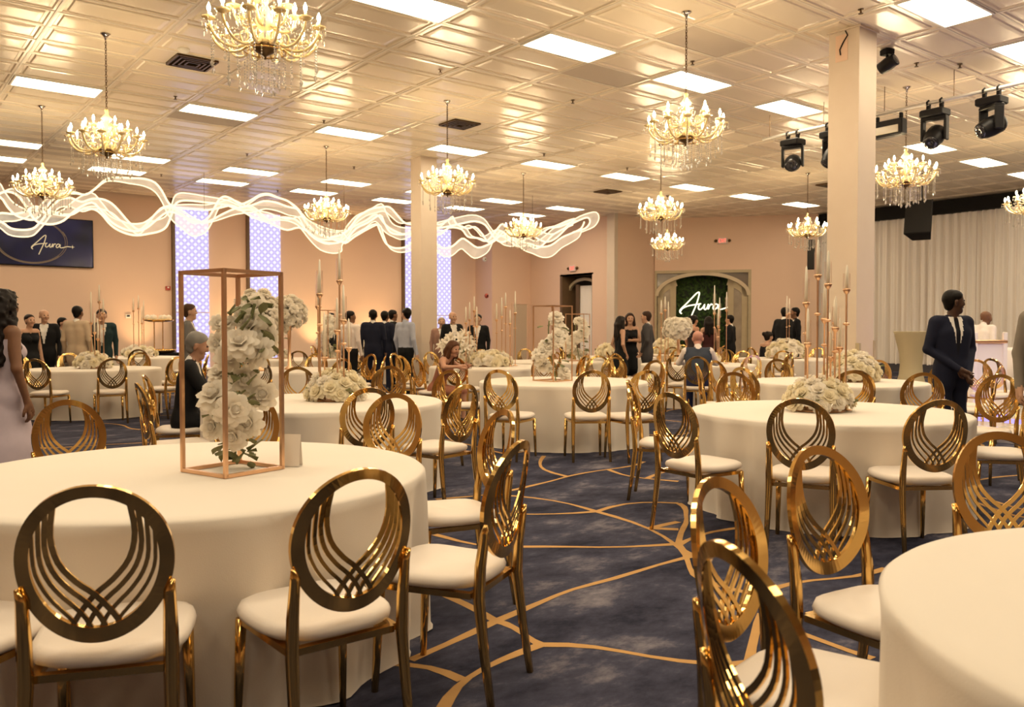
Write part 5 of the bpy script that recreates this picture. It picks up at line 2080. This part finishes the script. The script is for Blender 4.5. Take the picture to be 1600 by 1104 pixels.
# big flower frame on the nearest table
L3 = [atz(287, 737, TH), atz(352, 748, TH), atz(440, 733, TH)]
fc = (L3[0] + L3[2]) / 2
fside = float((np.linalg.norm(L3[1] - L3[0]) + np.linalg.norm(L3[2] - L3[1])) / 2)
frz = math.atan2(*(L3[2] - L3[1])[[1, 0]])
t = thing('flower_frame', 'tall rose-gold open frame with a cascade of big white blooms', 'centrepiece', (fc[0], fc[1], TH + .002))
frame_parts(t, fside, .885 * KF, .015, frz)
D0 = float((fc - CAMP) @ FW)
BL = [(335, 619, 30, -.05), (365, 640, 27, -.12), (389, 661, 24, -.03), (365, 683, 23, -.06), (332, 667, 20, .0), (384, 594, 24, .02), (411, 618, 24, .04), (343, 584, 20, .05),
      (375, 537, 30, -.06), (402, 549, 29, .0), (341, 537, 20, .06), (394, 508, 27, .05), (380, 494, 18, .09), (357, 506, 15, .02), (341, 505, 14, .06), (352, 645, 20, -.1), (356, 560, 22, .0), (412, 512, 20, .1), (398, 478, 18, .12), (420, 530, 18, .1)]
for (u, v, r, dd) in BL:
    d = D0 + dd
    P = CAMP + ray(u, v) * d
    lp = P - np.array([fc[0], fc[1], TH])
    dr_ = np.array([-FW[0] + random.uniform(-.6, .6), -FW[1] + random.uniform(-.6, .6), random.uniform(-.2, .7)])
    put_bloom(t, random.choice(peony_me), tuple(lp), dr_, r * d / F * .86, 'peony')
sp = [(365, 722), (366, 700), (350, 660), (375, 620), (372, 580), (385, 540), (392, 500), (398, 475)]
ST = [CAMP + ray(u, v) * (D0 + .03) - np.array([fc[0], fc[1], TH]) for u, v in sp]
obj('stem', MB().tube(smooth_pts(ST, 4), .008, 6).mesh('stem', STEM, True), t)
for k in range(90):
    u, v = sp[random.randrange(len(sp))]
    if k < 18:
        u, v = random.uniform(350, 385), random.uniform(695, 722)
    P = CAMP + ray(u + random.uniform(-26, 30), v + random.uniform(-22, 10)) * (D0 + random.uniform(-.03, .10)) - np.array([fc[0], fc[1], TH])
    put_leaf(t, tuple(P), (random.uniform(-1, 1), random.uniform(-1, 1), random.uniform(-1, .4)), random.uniform(.045, .085))
q = atz(455, 728, TH)
tag(obj('name_card', MB().add([(-.045, -.02, 0), (.045, -.02, 0), (.045, .0, .14), (-.045, .0, .14), (.045, .02, 0), (-.045, .02, 0)], [(0, 1, 2, 3), (3, 2, 4, 5), (0, 5, 4, 1)]).mesh('name_card', mat('card_white', (.85, .78, .7), .6)),
        loc=(q[0], q[1], TH + .002), rot=(0, 0, yaw_face(8))), 'folded white menu card standing beside the flower frame', 'card')


def mound_roses(t, n, R, Hh, r, cx=0, cy=0, z0=0.0, mes=None, nm='rose', leaves=6):
    for k in range(n):
        f = (k + .5) / n
        ph = math.acos(1 - f * 1.02 if f < .98 else 0)
        th = k * 2.39996
        x, y, z = R * math.sin(ph) * math.cos(th), R * math.sin(ph) * math.sin(th), Hh * math.cos(ph)
        put_bloom(t, random.choice(mes or rose_me), (cx + x * .9, cy + y * .9, z0 + z * .8 + .05), (x, y, z + .05), r * random.uniform(.85, 1.12), nm)
    for k in range(leaves):
        a_ = random.uniform(0, 6.28)
        put_leaf(t, (cx + R * .8 * math.cos(a_), cy + R * .8 * math.sin(a_), z0 + random.uniform(.03, Hh * .5)), (math.cos(a_), math.sin(a_), .3), r * random.uniform(.8, 1.3))


stick_cache = {}


def candle_stand(t, x, y, hz, ch, rings=(.0,), r=.009):
    """a slim gold stand with cup, ivory taper and clear sleeve; heights above the table"""
    st = obj('candlestick', MB().lathe([(.045, 0), (.045, .006), (.012, .014), (r * .8, .03), (r * .8, hz - .03), (.016, hz - .02), (.028, hz), (.028, hz + .012), (.014, hz + .014)], 10).mesh('candlestick', GOLD_FRAME, True), t, (x, y, 0))
    if hz > .55:
        obj('collar', MB().lathe([(r, -.012), (.024, -.004), (.024, .004), (r, .012)], 10).mesh('collar', GOLD_FRAME, True), st, (0, 0, hz * .72))
    obj('candle', MB().lathe([(.012, hz + .012), (.011, hz + ch * .7), (.007, hz + ch), (.001, hz + ch + .015)], 8).mesh('candle', WAX, True), st)
    obj('glass_sleeve', MB().lathe([(.026, hz + .012), (.026, hz + ch * .72)], 12, caps=False).mesh('glass_sleeve', GLASS, True), st)


def candle_piece(key, label, sticks, n_rose, R, Hh, r, off=(0, 0)):
    c = T[key] + np.array(off)
    t = thing('candle_centrepiece', label, 'centrepiece', (c[0], c[1], TH + .002))
    d = float((np.array([c[0], c[1], CAM_H]) - CAMP) @ FW)
    for (u, vh, vc) in sticks:
        dd = d + random.uniform(-.14, .14)
        P = atd(u, dd / KF)
        zh = CAM_H + (514.5 - vh) * dd / F - TH
        zc = CAM_H + (514.5 - vc) * dd / F - TH
        candle_stand(t, P[0] - c[0], P[1] - c[1], max(zh, .12), max(zc - zh, .12))
    obj('tray', MB().lathe([(R * .75, 0), (R * .78, .012), (R * .6, .016)], 20).mesh('tray', GOLD_FRAME), t)
    mound_roses(t, n_rose, R, Hh, r)
    return t


candle_piece('T2', 'cluster of tall gold candlesticks rising from a mound of cream roses', [(1259, 475, 419), (1277, 432, 378), (1293, 446, 395), (1322, 454, 417), (1305, 514, 466), (1262, 538, 485), (1288, 500, 442), (1312, 545, 500), (1298, 560, 512)], 34, .25, .22, .062, (-.06, .02))
candle_piece('T3', 'cream rose mound with slender candlesticks beside the aisle chairs', [(500, 461, 408), (498, 480, 430), (531, 440, 391), (537, 502, 448), (527, 518, 468), (507, 560, 490), (545, 545, 500)], 32, .25, .24, .068, (.10, -.02))
candle_piece('T7', 'candlesticks and white roses on the table below the screen', [(143, 505, 457), (156, 472, 446), (162, 490, 468), (148, 520, 490), (153, 530, 500)], 22, .27, .22, .075)
candle_piece('T15', 'slim distant candlesticks over low white flowers under the tan wall', [(209, 486, 466), (217, 482, 462), (225, 498, 470), (222, 505, 480)], 16, .36, .2, .1)
candle_piece('T10', 'many white candles in a row over a long rose mound', [(728, 505, 480), (734, 500, 473), (741, 486, 464), (745, 510, 480), (776, 500, 475), (784, 495, 466), (790, 480, 458), (797, 506, 485), (805, 490, 456)], 30, .38, .22, .085)
candle_piece('T11', 'white pillar candles and roses before the arched entrance', [(1033, 490, 470), (1039, 485, 464), (1044, 500, 472), (1116, 490, 447), (1124, 495, 466), (1135, 485, 457), (1122, 510, 482)], 26, .40, .2, .085)
candle_piece('T5', 'dense mound of white roses beside the taped column', [(1303, 505, 470), (1296, 520, 490)], 40, .32, .34, .075, (.15, -.1))
candle_piece('T12', 'white rose mound with two tall candles beside the people in black', [(1229, 492, 463), (1233, 490, 467)], 26, .42, .4, .1)
candle_piece('T16', 'low dome of cream roses on the table before the arched entrance', [], 20, .4, .35, .11)
candle_piece('T13', 'low cream rose dome before the three chatting people', [], 18, .35, .28, .1)


def frame_piece(key, label, side, hgt, rz, n, r, off=(0, 0)):
    c = T[key] + np.array(off)
    t = thing('flower_frame', label, 'centrepiece', (c[0], c[1], TH + .002))
    frame_parts(t, side, hgt, .012, rz)
    for k in range(n):
        f = k / (n - 1)
        a_ = f * 7 + random.uniform(-.5, .5)
        rr = side * (.32 + .45 * (1 - f)) * random.uniform(.7, 1)
        x, y, z = rr * math.cos(a_), rr * math.sin(a_), .06 + f * hgt * .78
        put_bloom(t, random.choice(peony_me), (x, y, z), (x - FW[0] * .3, y - FW[1] * .3, .25), r * random.uniform(.8, 1.15), 'peony')
    for k in range(n):
        f = random.random()
        a_ = random.uniform(0, 6.28)
        put_leaf(t, (side * .35 * math.cos(a_), side * .35 * math.sin(a_), .05 + f * hgt * .7), (math.cos(a_), math.sin(a_), -.2), r * random.uniform(.8, 1.2))
    obj('stem', MB().tube([(.05 * math.cos(q_ * 3), .05 * math.sin(q_ * 3), q_ * hgt * .8) for q_ in np.linspace(0, 1, 8)], .008, 5).mesh('stem', STEM), t)
    return t


frame_piece('T4', 'slender gold flower frame wrapped in cream blooms across the aisle', .32, .88, .1, 20, .075, (-.12, .05))
frame_piece('T17', 'gold flower frame crowded with cream blooms before the narrow arched door', .36, .9, .5, 26, .095, (.4, -.3))
frame_piece('T9', 'slim flower column in a gold frame before the backlit strips', .3, 1.0, .3, 18, .10, (-.35, .3))
frame_piece('T9', 'second slim flower column beside its twin, nearer the candlesticks', .3, 1.0, .3, 18, .10, (.45, -.35))


def blossom_tree(c, z, label, R, n, r, hgt, mes, nm, flat=.6):
    t = thing('blossom_tree', label, 'centrepiece', (c[0], c[1], z))
    obj('vase', MB().lathe([(.07, 0), (.075, .02), (.03, .06), (.022, hgt * .5), (.03, hgt - .02), (.05, hgt)], 12).mesh('vase', GOLD_FRAME, True), t)
    for k in range(n):
        f = (k + .5) / n
        ph = math.acos(1 - 2 * f)
        th = k * 2.39996
        rr = R * random.uniform(.75, 1.05)
        x, y, z_ = rr * math.sin(ph) * math.cos(th), rr * math.sin(ph) * math.sin(th), rr * flat * math.cos(ph)
        put_bloom(t, random.choice(mes), (x, y, hgt + R * flat * .8 + z_), (x, y, z_ + .1), r * random.uniform(.8, 1.2), nm)
    for k in range(8):
        a_ = k * .8
        obj('branch', MB().tube([(0, 0, hgt - .05), (R * .3 * math.cos(a_), R * .3 * math.sin(a_), hgt + R * .3), (R * .7 * math.cos(a_), R * .7 * math.sin(a_), hgt + R * flat)], .006, 4).mesh('branch', STEM), t)
    return t


c8 = T['T8']
q = atd(405, 12.9)
blossom_tree(q, TH + .002, 'tall cloud of white orchids nearest the rose-gold frame', .36, 46, .085, .60, peony_me, 'orchid', .85)
q = atd(452, 13.3)
blossom_tree(q, TH + .002, 'white orchid tree whose blossoms hang toward the candlesticks', .26, 36, .075, .66, peony_me, 'orchid', 1.0)
q = atd(1060, 15.2)
blossom_tree(q, TH + .002, 'pale pink feathery blossom cloud before the arched entrance', .24, 40, .075, .50, peony_me, 'orchid', .7)
q = atd(578, 22.0)
blossom_tree(q, TH + .002, 'spiky bunch of white lilies beside the plain column', .42, 40, .12, .15, lily_me, 'lily', .8)
q = atd(612, 22.5)
blossom_tree(q, TH + .002, 'smaller bunch of white lilies touching the plain column', .32, 30, .11, .1, lily_me, 'lily', .8)
q = atd(697, 14.2)
blossom_tree(atd(716, 14.7), TH + .002, 'round bunch of white lilies beside the leaning woman', .30, 32, .10, .12, lily_me, 'lily', .8)

# gold orb lamp on a side table under the tan wall
q = atd(248, 21.6)
t = thing('orb_stand', 'gold stand with white orbs under the tan wall', 'decoration', (q[0], q[1], 0))
obj('plinth', boxmesh('plinth', (0, 0, .38), (.9, .6, .76), BLACK, bev=.02), t)
obj('tray', MB().lathe([(.34, .76), (.38, .80), (.40, .84), (.36, .84), (.3, .80)], 20).mesh('orb_tray', GOLD, True), t)
obj('post', MB().tube([(-.1, 0, .8), (-.1, 0, 1.5)], .015, 6).mesh('orb_post', GOLD), t)
obj('post', MB().tube([(.1, 0, .8), (.1, 0, 1.5)], .015, 6).mesh('orb_post', GOLD), t)
obj('dish', MB().lathe([(.2, 1.5), (.34, 1.53), (.36, 1.56), (.2, 1.56)], 18).mesh('orb_dish', GOLD, True), t)
orb = MB().lathe([(.001, -.08), (.06, -.055), (.08, 0), (.06, .055), (.001, .08)], 12).mesh('orb', PETAL, True)
for k in range(6):
    obj('orb', orb, t, (.24 * math.cos(k), .24 * math.sin(k), 1.60))
